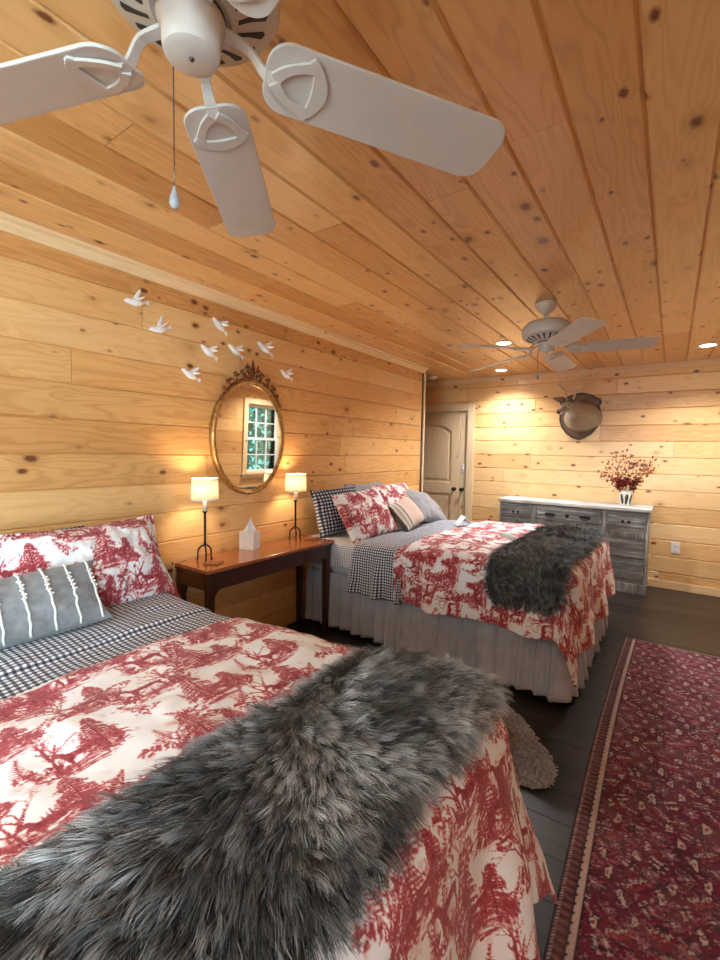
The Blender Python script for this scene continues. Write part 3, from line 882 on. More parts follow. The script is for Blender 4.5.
def drape(X0, X1, Y0, Y1, zt, foot, near, far, step, seed, fine_from=None, R=.07, flare=.16, fold=.022, puff=.018, head_wave=.02, foldk=9., zmin=.03, xoff=0, cornx=1.):
    """a cloth lying on a bed and hanging at its foot (x > X1) and sides; returns points, flat coordinates, shape"""
    s = np.arange(X0, X1+foot+1e-6, step); t = np.arange(Y0-near, Y1+far+1e-6, step)
    if fine_from is not None: t = np.concatenate([np.arange(Y0-near, fine_from, step*2.5), t[t >= fine_from]])
    S, T = np.meshgrid(s, t, indexing='ij')
    ed = head_wave*(fbm(T*3.1, T*0+seed, seed)-.5)*2
    S2 = S+ed*np.clip(1-(S-X0)/.3, 0, 1)
    ds = np.maximum(0, S2-X1); dn = np.maximum(0, Y0-T); df = np.maximum(0, T-Y1)
    dt = np.maximum(dn, df); sg = np.where(df > 0, 1., -1.)
    d = np.hypot(ds, dt)+1e-9; ux = ds/d; uy = dt/d
    q = R*PI/2
    ang = np.minimum(d/R, PI/2)
    cor = np.where((ds > 0) & (dt > 0), 2*ux*uy, 0.); flare = flare+.20*cor
    out = np.where(d < q, R*np.sin(ang), R+flare*(d-q)); drop = np.where(d < q, R*(1-np.cos(ang)), R+(d-q)*np.sqrt(1-flare**2))
    hang = sstep(0, .35, d-q*.6)
    # folds hang from the edges
    cornr = np.arctan2(ds, dt+1e-9)
    kc = .25
    par = np.where((ds > 0) & (dt > 0), X1+cornr*kc, np.where(ds > 0, X1+PI/2*kc+np.minimum(T-Y0, Y1-T), S2))
    ph = par*foldk*2 + 2.2*fbm(par*2.3, d*1.5+T*1.7+seed, seed+3)
    fo = fold*hang*(np.sin(ph)+.5*np.sin(ph*1.9+1))*(.6+.8*vnoise(par*2., par*0, seed+8))
    out = out+fo
    px = np.minimum(S2, X1)+out*ux*np.where(cor > 0, 1-(1-cornx)*np.clip(cor*1.5, 0, 1), 1.); py = np.clip(T, Y0, Y1)+sg*out*uy
    pz = zt-drop
    top = 1-sstep(0, .25, d)
    pz = pz + puff*(fbm(S2*3.3, T*3.3, seed+20, 3)-.45)*2*(.35+.65*top) + .010*(fbm(S2*11, T*7, seed+30, 3)-.5)*2
    px = px + .010*(fbm(S2*8, T*8, seed+40, 2)-.5)*hang
    pz = np.maximum(pz, zmin)
    return np.stack([px+xoff, py, pz], -1), S, T

def toile_ink(a, b, k=1.22):
    return TOILE.sample(a*k, b*k)

def cloth(name, P, S, T, mat, parent=None, ink=None, solid=.014, local=False, uvs=None):
    nu, nv = S.shape
    mb = MB(); mb.add(P.reshape(-1, 3), [])
    mb.f = [tuple(f) for f in grid_faces(nu, nv)]
    uv = np.stack([T.ravel(), -S.ravel()], 1) if uvs is None else uvs
    at = {'ink': ink} if ink is not None else None
    return obj(name, mb, mat, parent, smooth=True, local=local, uv=uv, attr=at, solid=solid)

def pillow(name, w, h, th, mat, parent, loc, rot, seed=1, n=(64, 46), ink=False, crump=.5, uvscale=1., toff=(0, 0), pinch=.07, flange=0., edge_pow=.42):
    """a stuffed pillow: w across, h tall, th thick; local z points out of its face"""
    nu, nv = n
    u = np.sin(np.linspace(-PI/2, PI/2, nu)*.93)/math.sin(PI/2*.93); v = np.sin(np.linspace(-PI/2, PI/2, nv)*.93)/math.sin(PI/2*.93)
    U, V = np.meshgrid(u, v, indexing='ij')
    fu, fv = 1+flange/w*2, 1+flange/h*2
    uu, vv = np.clip(U*fu, -1, 1), np.clip(V*fv, -1, 1)
    bul = (np.clip(1-uu**2, 0, 1)*np.clip(1-vv**2, 0, 1))**edge_pow
    X = w/2*U*(1-pinch*(1-V**2)*np.abs(U)**3); Y = h/2*V*(1-pinch*(1-U**2)*np.abs(V)**3)
    pts = []; inks = []; uvs = []
    for sgn, sd in ((1, seed), (-1, seed+5)):
        wr = (fbm(U*2.2+sd, V*2.2, sd, 4)-.5)*.07*crump + (fbm(U*6+sd, V*3, sd+3, 3)-.5)*.035*crump
        Z = sgn*(th/2*bul + wr*np.minimum(1, bul*1.4)*w + .002)
        pts.append(np.stack([X, Y, Z], -1).reshape(-1, 3))
        uvs.append(np.stack([X*uvscale+toff[0], Y*uvscale+toff[1]], -1).reshape(-1, 2))
    P = np.concatenate(pts); N = nu*nv
    wave = (fbm(P[:, 0]*5+seed, P[:, 1]*5, seed+9, 3)-.5)*.035*crump
    P[:, 2] += wave
    f = grid_faces(nu, nv)
    F = [tuple(q) for q in f]+[tuple(i+N for i in q[::-1]) for q in f]
    bd = [i*nv for i in range(nu)]+[(nu-1)*nv+j for j in range(1, nv)]+[i*nv+nv-1 for i in range(nu-2, -1, -1)]+[j for j in range(nv-2, 0, -1)]
    for k in range(len(bd)):
        a, b = bd[k], bd[(k+1) % len(bd)]; F.append((a, a+N, b+N, b))
    uv = np.concatenate(uvs)
    Mx = Matrix.Translation(Vector(loc)) @ rot.to_4x4()
    A = np.array(Mx); P = P@A[:3, :3].T+A[:3, 3]
    mb = MB(); mb.add(P, []); mb.f = F
    at = {'ink': toile_ink(uv[:, 0], uv[:, 1])} if ink else None
    return obj(name, mb, mat, parent, smooth=True, local=False, uv=uv, attr=at)
def frame_rot(face, up):
    """rotation whose local z looks along face and local y along up"""
    z = Vector(face).normalized(); y = Vector(up); y = (y-z*y.dot(z)).normalized(); x = y.cross(z)
    return Matrix((x, y, z)).transposed()

# ================================================================ fur
def fur_on(name, P, Nrm, D, length, mat, parent, shade, seg=5, r0=.0011, curl=.5, seed=1, lift=.5, clump=.03):
    """hairs rooted at P, leaning along D; gathered in tufts. length, shade: one value per hair"""
    rr = np.random.default_rng(seed); n = len(P)
    cell = np.floor(P/clump+rr.random(3)*7).astype(np.int64)
    key = (cell[:, 0]*73856093) ^ (cell[:, 1]*19349663) ^ (cell[:, 2]*83492791)
    _, inv = np.unique(key, return_inverse=True); m = inv.max()+1
    cnt = np.bincount(inv, minlength=m)
    def mean(A): return np.stack([np.bincount(inv, A[:, k], m) for k in range(3)], 1)/cnt[:, None]
    tang = D + rr.normal(size=(n, 3))*.13
    cl_dir = rr.normal(size=(m, 3))*.20; cl_len = rr.uniform(.75, 1.25, m)
    dirn = tang + cl_dir[inv]; dirn /= np.linalg.norm(dirn, axis=1)[:, None]+1e-9
    L = length*cl_len[inv]*rr.uniform(.8, 1.15, n)
    cP = mean(P); tip_c = cP+mean(dirn)*.9*np.bincount(inv, L, m)[:, None]/cnt[:, None]
    tip = P+dirn*L[:, None]; tip = tip*.60+tip_c[inv]*.40 + Nrm*(L*.25*lift)[:, None]
    t = np.linspace(0, 1, seg)
    mid = P+Nrm*(L*lift)[:, None]*.75+dirn*(L*.25)[:, None]
    pos = np.zeros((n, seg, 3))
    for k, a in enumerate(t):
        pos[:, k] = P*(1-a)**2+mid*2*a*(1-a)+tip*a*a
    side = np.cross(dirn, Nrm); pha = rr.random(m)*6.28
    for k, a in enumerate(t): pos[:, k] += side*(np.sin(a*4+pha[inv])*a*L*.12*curl)[:, None]
    pos[..., 2] = np.maximum(pos[..., 2], .003)
    o_ = np.array(ORG.get(parent.name, Vector((0, 0, 0))))
    cu = bpy.data.hair_curves.new(name); cu.add_curves([seg]*n)
    cu.attributes['position'].data.foreach_set('vector', (pos-o_).astype(np.float32).ravel())
    ra = cu.attributes.get('radius') or cu.attributes.new('radius', 'FLOAT', 'POINT')
    rad = np.tile(r0*np.array([1-.8*a**1.5 for a in t]), n)
    ra.data.foreach_set('value', rad.astype(np.float32))
    sh = cu.attributes.new('shade', 'FLOAT', 'CURVE'); sh.data.foreach_set('value', np.clip(shade+rr.normal(size=m)[inv]*.16+rr.normal(size=n)*.10, 0, 1).astype(np.float32))
    cu.materials.append(mat)
    o = bpy.data.objects.new(name, cu); COL.objects.link(o); o.parent = parent
    return tag(o, kind='stuff')

def surf_sampler(P3):
    """P3 (nu, nv, 3) -> function of fractional indices giving points and normals"""
    nu, nv, _ = P3.shape
    gu = np.gradient(P3, axis=0); gv = np.gradient(P3, axis=1)
    Nn = np.cross(gu, gv); Nn /= np.linalg.norm(Nn, axis=2)[..., None]+1e-12
    if Nn[nu//2, nv//2, 2] < 0: Nn = -Nn
    gu /= np.linalg.norm(gu, axis=2)[..., None]+1e-12; gv /= np.linalg.norm(gv, axis=2)[..., None]+1e-12
    def f(a, b):
        x = np.clip(a*(nu-1), 0, nu-1.001); y = np.clip(b*(nv-1), 0, nv-1.001); i = x.astype(int); j = y.astype(int); fx = (x-i)[:, None]; fy = (y-j)[:, None]
        def g(A): return (A[i, j]*(1-fx)+A[i+1, j]*fx)*(1-fy)+(A[i, j+1]*(1-fx)+A[i+1, j+1]*fx)*fy
        return g(P3), g(Nn), g(gu), g(gv)
    return f
# ================================================================ the two beds
def bed(label, y0, y1, xh, xf, seed):
    """xh / xf: head and foot of the mattress"""
    b = thing('bed', label, 'bed', (xh, (y0+y1)/2, 0), 'queen beds')
    obj('box_spring', MB().box((xh, y0+.01, .20), (xf-.01, y1-.01, .465)), M['white_cotton'], b, bevel=.03, local=False)
    obj('mattress', MB().box((xh, y0+.005, .465), (xf, y1-.005, .722)), M['white_cotton'], b, bevel=.05, local=False)
    for (x, y) in ((xh+.1, y0+.1), (xh+.1, y1-.1), (xf-.12, y0+.12), (xf-.12, y1-.12)):
        obj('leg', MB().box((x-.025, y-.025, 0), (x+.025, y+.025, .2)), M['black'], b, local=False)
    # fitted sheet over the mattress
    P, S, T = drape(xh+.02, xf-.01, y0+.02, y1-.02, .731, .25, .235, .235, .014, seed, R=.045, flare=.02, fold=.004, puff=.006, head_wave=0)
    cloth('fitted_sheet', P, S, T, M['gingham_sheet'], b, solid=.005)
    # pleated skirt hanging round three sides from under the mattress
    cx = []; rr = np.random.default_rng(seed)
    path = [(xh+.02, y0-.005), (xf+.005, y0-.005), (xf+.005, y1+.005), (xh+.02, y1+.005)]
    pts = []; nrm = []; s_all = []
    s0 = 0
    for (a, c), (nx, ny) in zip(zip(path[:-1], path[1:]), ((0, -1), (1, 0), (0, 1))):
        L = math.hypot(c[0]-a[0], c[1]-a[1]); k = int(L/.005)
        for i in range(k):
            t = i/k; pts.append((a[0]+(c[0]-a[0])*t, a[1]+(c[1]-a[1])*t)); s_all.append(s0+L*t)
            nrm.append((nx, ny))
        s0 += L
    pts = np.array(pts); nrm = np.array(nrm, float); sa = np.array(s_all)
    for _ in range(6): nrm = (nrm+np.roll(nrm, 1, 0)+np.roll(nrm, -1, 0))/3
    nrm /= np.linalg.norm(nrm, axis=1)[:, None]
    zz = np.linspace(.47, .035, 15)
    ph = sa*60 + 3.4*fbm(sa*3.3, sa*0+seed, seed)*2
    lob = np.sin(ph+.6*np.sin(ph))*.75+np.sin(ph*.37+1.3)*.35
    P3 = np.zeros((len(sa), len(zz), 3))
    for j, z in enumerate(zz):
        f = (j/(len(zz)-1)); a = .009+(.014+.012*sstep(.4, 1., pts[:, 0]))*f**.7
        off = .012+a*lob*(.7+.6*vnoise(sa*4, sa*0, seed+4)) + (.006+.055*sstep(.45, 1.2, pts[:, 0]))*f
        P3[:, j, 0] = pts[:, 0]+nrm[:, 0]*off; P3[:, j, 1] = pts[:, 1]+nrm[:, 1]*off
        P3[:, j, 2] = z + (.012*(fbm(sa*2.5, sa*0, seed+7)-.5)*f)
    Sg, Tg = np.meshgrid(sa, zz, indexing='ij')
    cloth('bed_skirt', P3, Sg, Tg, M['skirt'], b, solid=.003)
    return b

B1 = dict(y0=-.42, y1=1.13, xh=.08, xf=2.12)
B2 = dict(y0=2.77, y1=4.28, xh=.06, xf=2.06)
bed('queen bed with grey pleated skirt at front, nearest the camera, left of the table', seed=3, **B1)
bed('queen bed with grey pleated skirt at back, right of the wooden console table', seed=8, **B2)

def gingham_blanket(label, B, x0, x1, zt, near, far, seed, fold_at=None, **kw):
    P, S, T = drape(x0, x1+.5, B['y0']-.01, B['y1']+.01, zt, 0., near, far, .012, seed, R=.06, **kw)
    if fold_at:   # the turned-down double edge
        P[..., 2] += .012*sstep(fold_at+.01, fold_at-.012, S) * (1-sstep(0, .3, np.maximum(B['y0']-T, T-B['y1'])))
    keep = S[:, 0] <= x1
    P, S, T = P[keep], S[keep], T[keep]
    o = cloth('gingham_blanket', P, S, T, M['gingham'], None, solid=.008)
    return tag(o, label, 'blanket', 'navy gingham blankets')
gingham_blanket('navy and white gingham blanket turned down below the pillows of the front bed', B1, .62, 1.20, .757, .40, .34, 5, fold_at=.93, flare=.10, fold=.012, puff=.012, head_wave=.015)
gingham_blanket('navy and white gingham blanket hanging in folds over the side of the back bed', B2, .58, 1.03, .752, .40, .36, 9, flare=.11, fold=.026, foldk=16., puff=.012, head_wave=.04)

def comforter(label, B, x0, x1, zt, foot, near, far, step, seed, **kw):
    P, S, T = drape(x0, x1, B['y0']-.01, B['y1']+.01, zt, foot, near, far, step, seed, **kw)
    # a soft rounded front edge
    e = 1-sstep(0, .05, S-x0); P[..., 2] -= .018*e*(1-sstep(0, .3, np.maximum(B['y0']-T, T-B['y1'])))
    ink = toile_ink(T.ravel(), -S.ravel()+.31*seed)
    o = cloth('toile_comforter', P, S, T, M['toile'], None, ink=ink, solid=.016)
    tag(o, label, 'comforter', 'red toile comforters')
    return P, S, T
c1 = comforter('white comforter with red woodland print spread over the front bed', B1, 1.09, 2.13, .786, .56, .42, .50, .0031, 2, fine_from=.10, cornx=.85, R=.09, flare=.20, fold=.026, puff=.022, head_wave=.02, foldk=6.)
c2 = comforter('white comforter with red woodland print spread over the back bed', B2, .97, 2.03, .790, .52, .44, .44, .0058, 4, cornx=.7, R=.10, flare=.13, fold=.03, puff=.026, head_wave=.03, foldk=5.)

# ---------------------------------------------------------------- fur throws across the feet of the beds
def throw(label, B, xa, xb, ya, yb, zt, nh, seed, mat, hair_len, dirf, step=.012, near=0., far=0., skew=0., r0=.0011, clump=.03, foot_x=None):
    """strip between x = xa..xb running across the bed from ya to yb (flat lengths, hanging past the sides)"""
    s = np.arange(0, xb-xa+1e-6, step); t = np.arange(ya, yb+1e-6, step)
    S, T = np.meshgrid(s, t, indexing='ij')
    u = S/(xb-xa)*2-1; v = (T-ya)/(yb-ya)*2-1
    # wavy, round-cornered outline
    wob = 1+.09*(fbm(T*4.1, T*0+seed, seed)-.5)*2
    rc = 1-.30*np.clip((np.abs(v)-.86)/.14, 0, 1)**2
    X = (xa+xb)/2+(xb-xa)/2*u*wob*rc + skew*v
    ends = 1+.03*(fbm(S*5, S*0+seed, seed+2)-.5)
    Tt = (ya+yb)/2+(yb-ya)/2*v*ends
    Y0, Y1 = B['y0']-.01, B['y1']+.01; R = .10
    dn = np.maximum(0, Y0-Tt); df = np.maximum(0, Tt-Y1); d = np.maximum(dn, df); sg = np.where(df > 0, 1., -1.)
    q = R*PI/2; an = np.minimum(d/R, PI/2)
    out = np.where(d < q, R*np.sin(an), R+.14*(d-q)); drop = np.where(d < q, R*(1-np.cos(an)), R+(d-q)*.98)
    Y = np.clip(Tt, Y0, Y1)+sg*out
    fx = B['xf']+.01 if foot_x is None else foot_x
    dx = np.maximum(0, X-fx); an = np.minimum(dx/R, PI/2)
    X = np.where(dx > 0, fx+R*np.sin(an), X); drop = drop+np.where(dx > 0, R*(1-np.cos(an))+np.maximum(0, dx-q), 0)
    Z = zt-drop+.018*(fbm(X*5, Y*5, seed+4, 3)-.4)+.02*np.clip(1-u**2, 0, 1)
    P3 = np.stack([X, Y, Z], -1)
    root = thing('fur_throw', label, 'throw', (float((xa+xb)/2), float((ya+yb)/2), zt), 'fur throws across the bed ends')
    cloth('backing', P3, S, T, M['fur_base'], root, solid=.022)
    f = surf_sampler(P3); rr = np.random.default_rng(seed)
    a, b = rr.random(nh), rr.random(nh)
    P, N, GU, GV = f(a, b)
    D = dirf(a, b, P, N, GU, GV)
    eu = np.clip((np.abs(a-.5)*2-.84)/.16, 0, 1)*np.sign(a-.5); ev = np.clip((np.abs(b-.5)*2-.93)/.07, 0, 1)*np.sign(b-.5)
    D = D*(1-np.maximum(np.abs(eu), np.abs(ev))*.6)[:, None]+GU*eu[:, None]*.9+GV*ev[:, None]*.9
    D -= N*np.sum(D*N, 1)[:, None]; D /= np.linalg.norm(D, axis=1)[:, None]+1e-9
    sh = np.clip(.40+1.7*(fbm(P[:, 0]*6, P[:, 1]*6+P[:, 2]*5, seed+11, 3)-.5), 0, 1)
    ln = hair_len*(.8+.5*fbm(P[:, 0]*6, P[:, 1]*6, seed+13, 2))
    fur_on('fur', P, N, D, ln, mat, root, sh, 6, r0, .6, seed, .34, clump)
    return P3
def dir1(a, b, P, N, GU, GV):
    w = (fbm(P[:, 0]*5, P[:, 1]*5, 71, 3)-.5)*3.6
    base = GV*np.clip((b-.76+.25*(a-.5))*3, -1, 1)[:, None]+GU*(.45+(a-.4)*1.2)[:, None]
    return base*np.cos(w)[:, None]+np.cross(N, base)*np.sin(w)[:, None]
throw('long haired dark grey fur throw across the foot of the front bed', B1, 1.775, 2.165, -.62, 1.21, .812, 150000, 17, M['fur'], .058, dir1, skew=.012, r0=.00075, clump=.0095)
def dir2(a, b, P, N, GU, GV):
    w = (fbm(P[:, 0]*4, P[:, 1]*4, 75, 3)-.5)*3.
    base = -GV*.8+GU*.5
    return base*np.cos(w)[:, None]+np.cross(N, base)*np.sin(w)[:, None]
throw('long haired charcoal fur throw across the foot of the back bed', B2, 1.66, 2.08, 2.44, 4.12, .818, 60000, 23, M['fur_dark'], .058, dir2, skew=.02, r0=.0011, clump=.013)

# ---------------------------------------------------------------- pillows
def pil(name, label, cat, group=None, **k):
    """plain pillow: a single-mesh thing"""
    o = pillow(name, parent=None, **k); return tag(o, label, cat, group)
PG = 'pillows on the front bed'; PB = 'pillows on the back bed'
# front bed
Z1 = .745
pil('pillow', 'navy gingham pillow leaning on the wall behind the red print pillow of the front bed', 'pillow', PG, w=.66, h=.42, th=.17, mat=M['gingham'], loc=(.235, .68, .865), rot=frame_rot((1, 0, .42), (-.42, 0, 1)), seed=3, crump=.4)
pil('pillow', 'red woodland print pillow standing at the table side of the front bed', 'pillow', PG, w=.69, h=.46, th=.25, mat=M['toile'], loc=(.45, .91, .897), rot=frame_rot((1, -.06, .62), (-.62, 0, 1)), seed=6, n=(190, 130), ink=True, crump=.9, toff=(.12, .22), flange=.02)
pil('pillow', 'red woodland print pillow cut by the left edge of the picture', 'pillow', PG, w=.66, h=.45, th=.18, mat=M['toile'], loc=(.42, .235, .895), rot=frame_rot((1, .05, .6), (-.6, 0, 1)), seed=9, n=(150, 110), ink=True, crump=.5, toff=(.5, .4), flange=.02)
pil('pillow', 'navy gingham pillow against the wall at the far left of the front bed', 'pillow', PG, w=.66, h=.42, th=.17, mat=M['gingham'], loc=(.235, .0, .865), rot=frame_rot((1, 0, .42), (-.42, 0, 1)), seed=13, crump=.4)
# grey lumbar pillow with rows of white tufted yarn
lum = thing('lumbar_pillow', 'long grey lumbar pillow with rows of white tufted yarn on the front bed', 'pillow', (.68, .42, Z1), PG)
lrot = frame_rot((1, -.12, .75), (-.75, 0, 1)); lloc = (.665, .385, .862)
pillow('cover', .92, .255, .17, M['lumbar'], lum, lloc, lrot, 21, (90, 40), crump=.5)
Lm = Matrix.Translation(Vector(lloc)) @ lrot.to_4x4()
rr = random.Random(5)
for k in range(12):
    u = -.90+k*.1636
    mb = MB(); pts = []
    for i in range(15):
        v = -.95+1.9*i/14
        bul = (max(0, 1-u*u)*max(0, 1-v*v))**.42
        pts.append(tuple(Lm @ Vector((.46*u+rr.uniform(-.003, .003), .1275*v, .085*bul+.010+rr.uniform(-.002, .003)))))
    r = .0045
    mb.loft(pts, [r]*15, 6, sub=2)
    for i in range(7, 12):
        for q in (-1, 1):
            p = Vector(pts[i]); a = p+Lm.to_3x3() @ Vector((q*.007, rr.uniform(-.004, .004), .004))
            mb.loft([tuple(p), tuple(p.lerp(a, .6)+Vector((.004, 0, .003))), tuple(a)], [.003, .0042, .003], 5, sub=2)
    obj('tufted_stripe', mb, M['tuft'], lum, smooth=True, local=False)
# back bed
pil('pillow', 'dark navy ruched check pillow at the table side of the back bed', 'pillow', PB, w=.50, h=.42, th=.17, mat=M['ruched'], loc=(.20, 3.01, .935), rot=frame_rot((1, -.25, .28), (-.28, 0, 1)), seed=31, crump=1.1, pinch=.1)
pil('pillow', 'dark grey blue pillow against the wall at the centre of the back bed', 'pillow', PB, w=.62, h=.42, th=.16, mat=M['grey_pillow'], loc=(.155, 3.52, .945), rot=frame_rot((1, 0, .25), (-.25, 0, 1)), seed=33, crump=.5)
pil('pillow', 'red woodland print pillow nearest the table on the back bed', 'pillow', PB, w=.60, h=.44, th=.20, mat=M['toile'], loc=(.44, 3.08, .92), rot=frame_rot((1, -.10, .60), (-.60, -.04, 1)), seed=36, n=(140, 96), ink=True, crump=.6, toff=(.31, .1))
pil('pillow', 'red woodland print pillow behind the striped cushion on the back bed', 'pillow', PB, w=.66, h=.46, th=.18, mat=M['toile'], loc=(.33, 3.78, .925), rot=frame_rot((1, 0, .5), (-.5, 0, 1)), seed=39, n=(130, 90), ink=True, crump=.5, toff=(.05, .33))
pil('cushion', 'small beige and brown striped cushion leaning between pillows on the back bed', 'cushion', PB, w=.42, h=.30, th=.13, mat=M['stripe'], loc=(.545, 3.60, .885), rot=frame_rot((1, -.1, .85), (-.8, -.22, 1)), seed=41, crump=.4)
pil('pillow', 'plain grey pillow slumped at the far side of the back bed', 'pillow', PB, w=.56, h=.42, th=.20, mat=M['grey_pillow'], loc=(.45, 4.12, .885), rot=frame_rot((.9, .18, 1.0), (-1, .2, .75)), seed=44, crump=1.0)
# papers left on the back bed
cd = thing('greeting_card', 'white folded card standing on the gingham blanket of the back bed', 'card', (.93, 4.02, .765))
mb = MB(); mb.prism([(-.07, 0), (-.002, .085), (0, .087), (.002, .085), (.07, 0), (.066, 0), (0, .081), (-.066, 0)], -.075, .075, 'xz')
o = obj('folded_sheet', mb, M['paper'], cd); cd.rotation_euler = (0, 0, R_(38))
pp = obj('paper_sheet', MB().box((-.085, -.06, 0), (.085, .06, .002)), M['paper']); pp.location = (1.19, 3.27, .803); pp.rotation_euler = (0, R_(2), R_(-58))
tag(pp, 'flat white paper lying on the red print comforter near the gingham blanket', 'paper')
rl = obj('rolled_cloth', MB().loft([(-.10, 0, 0), (-.06, 0, .002), (0, .004, 0), (.06, 0, .002), (.10, 0, 0)], [.008, .019, .021, .019, .010], 14), M['white_cotton'], None, smooth=True)
rl.location = (1.56, 3.30, .842); rl.rotation_euler = (0, 0, R_(-40)); tag(rl, 'small pale rolled cloth lying beside the fur throw on the back bed', 'cloth')
# ================================================================ console table and what stands on it
TX0, TX1, TY0, TY1, TZ = .008, .372, 1.565, 2.745, .742
tb = thing('console_table', 'long dark red wooden console table against the wall between the beds', 'table', ((TX0+TX1)/2, (TY0+TY1)/2, 0))
obj('tabletop', MB().box((TX0, TY0, TZ-.024), (TX1, TY1, TZ)), M['table_top'], tb, bevel=.005, local=False)
obj('edge_moulding', MB().box((TX0+.004, TY0+.010, TZ-.040), (TX1-.010, TY1-.010, TZ-.024)), M['mahogany'], tb, bevel=.003, local=False)
ax0, ax1, ay0, ay1 = TX0+.012, TX1-.024, TY0+.024, TY1-.024; lw = .046
ap = MB()
ap.box((ax1-.02, ay0+lw, TZ-.135), (ax1, ay1-lw, TZ-.040)); ap.box((ax0, ay0+lw, TZ-.135), (ax0+.02, ay1-lw, TZ-.040))
ap.box((ax0+lw, ay0, TZ-.135), (ax1-lw, ay0+.02, TZ-.040)); ap.box((ax0+lw, ay1-.02, TZ-.135), (ax1-lw, ay1, TZ-.040))
obj('apron', ap, M['mahogany'], tb, bevel=.003, local=False)
for x in (ax0, ax1-lw):
    for y in (ay0, ay1-lw):
        l = MB(); cx, cy = x+lw/2, y+lw/2
        l.bar((cx, cy, 0), (cx, cy, TZ-.040), lw*.80, lw*.80, (0, 1, 0), lw, lw)
        sy = 1 if y == ay0 else -1
        yb = y+lw if sy > 0 else y
        l.prism([(yb, TZ-.135), (yb+sy*.055, TZ-.135), (yb+sy*.022, TZ-.158), (yb, TZ-.20)], x+.012, x+lw-.012, 'yz')
        obj('leg', l, M['mahogany_leg'], tb, bevel=.003, local=False)

def lamp(label, x, y):
    t = thing('table_lamp', label, 'table lamp', (x, y, TZ), 'black iron lamps with drum shades')
    zj = .090
    for k in range(3):
        a = R_(92+120*k) if y < 2.2 else R_(80+120*k)
        ca, sa = math.cos(a), math.sin(a)
        obj('foot', MB().loft([(0, 0, zj+.012), (.022*ca, .022*sa, zj+.004), (.042*ca, .042*sa, zj-.018), (.046*ca, .046*sa, .05), (.047*ca, .047*sa, .012), (.054*ca, .054*sa, .004)], [.0055, .0055, .0055, .005, .005, .006], 8, sub=4), M['iron'], t, smooth=True)
    obj('stem', MB().lathe([(.006, zj), (.010, zj+.015), (.007, zj+.03), (.007, .300), (.0095, .305), (.016, .312), (.016, .316), (.006, .318)], n=16), M['iron'], t, smooth=True)
    obj('candle_sleeve', MB().lathe([(.0130, .316), (.0130, .402), (.009, .406), (.009, .409)], n=18), M['candle'], t, smooth=True)
    obj('socket', MB().lathe([(.010, .405), (.013, .409), (.013, .427), (.008, .432)], n=16), M['iron'], t, smooth=True)
    obj('bulb', MB().lathe([(.007, .430), (.014, .441), (.017, .455), (.013, .469), (.004, .477), (0, .478)], n=16), M['bulb'], t, smooth=True)
    s = obj('lamp_shade', MB().lathe([(.0825, .388), (.079, .520), (.0775, .520), (.081, .388)], n=48, closed=True), M['shade'], t, smooth=True)
    for r, z in ((.0825, .390), (.0792, .518)):
        obj('shade_trim', MB().lathe([(r-.002, z-.004), (r+.0008, z-.004), (r+.0008, z+.004), (r-.002, z+.004)], n=48, closed=True), M['candle'], s)
    sp_ = MB()
    for k in range(3):
        a = 2*PI*k/3; sp_.tube([(.012*math.cos(a), .012*math.sin(a), .42), (.079*math.cos(a), .079*math.sin(a), .509)], .0014, 6, 1)
    obj('shade_spider', sp_, M['iron'], s)
    return t
LAMPS = [(.150, 1.708), (.135, 2.545)]
l1 = lamp('lit black iron lamp with drum shade at the left end of the table', *LAMPS[0])
l2 = lamp('lit black iron lamp with drum shade at the table end near the back bed', *LAMPS[1])
obj('power_cord', MB().tube([(-.105, -.06, .004), (-.10, -.10, .006), (-.085, -.135, .008), (-.07, -.165, .010), (-.06, -.176, -.004), (-.06, -.176, -.06), (-.07, -.177, -.14), (-.10, -.177, -.25), (-.115, -.177, -.40)], .0034, 8), M['cord'], l1, smooth=True)

def coaster(label, x, y, rz):
    o = obj('coaster', MB().box((-.047, -.047, 0), (.047, .047, .009)), M['coaster'], None, bevel=.002)
    o.location = (x, y, TZ); o.rotation_euler = (0, 0, R_(rz)); tag(o, label, 'coaster', 'square wooden coasters')
coaster('square brown wooden coaster lying beside the left lamp on the table', .245, 1.700, 30)
coaster('square brown wooden coaster lying beside the right lamp on the table', .205, 2.665, 20)
tx = thing('tissue_box', 'white and grey cube tissue box standing mid-table under the mirror', 'tissue box', (.088, 2.125, TZ))
obj('box', MB().box((-.055, -.055, 0), (.055, .055, .125)), M['box_grey'], tx, bevel=.002)
obj('box_opening', MB().lathe([(0, .1250), (.036, .1250), (.036, .1262), (0, .1262)], n=24), M['white_plastic'], tx)
mb = MB(); A = [(-.030, -.034), (-.012, -.004), (.004, .026), (.026, .036)]
P3 = np.zeros((9, 7, 3))
for i in range(9):
    u = i/8
    for j in range(7):
        v = j/6; w = (1-v)**.8*.044+.004
        P3[i, j] = (.016*math.sin(u*6.3)*(1-v*.6)+.004, (u*2-1)*w+.004*v, .124+.105*v*(1-.32*abs(u*2-1)**1.4))
o = cloth('tissue', P3, np.zeros((9, 7)), np.zeros((9, 7)), M['tissue'], tx, solid=.0016, local=True); o.rotation_euler = (0, 0, R_(-66))
tx.rotation_euler = (0, 0, R_(24))

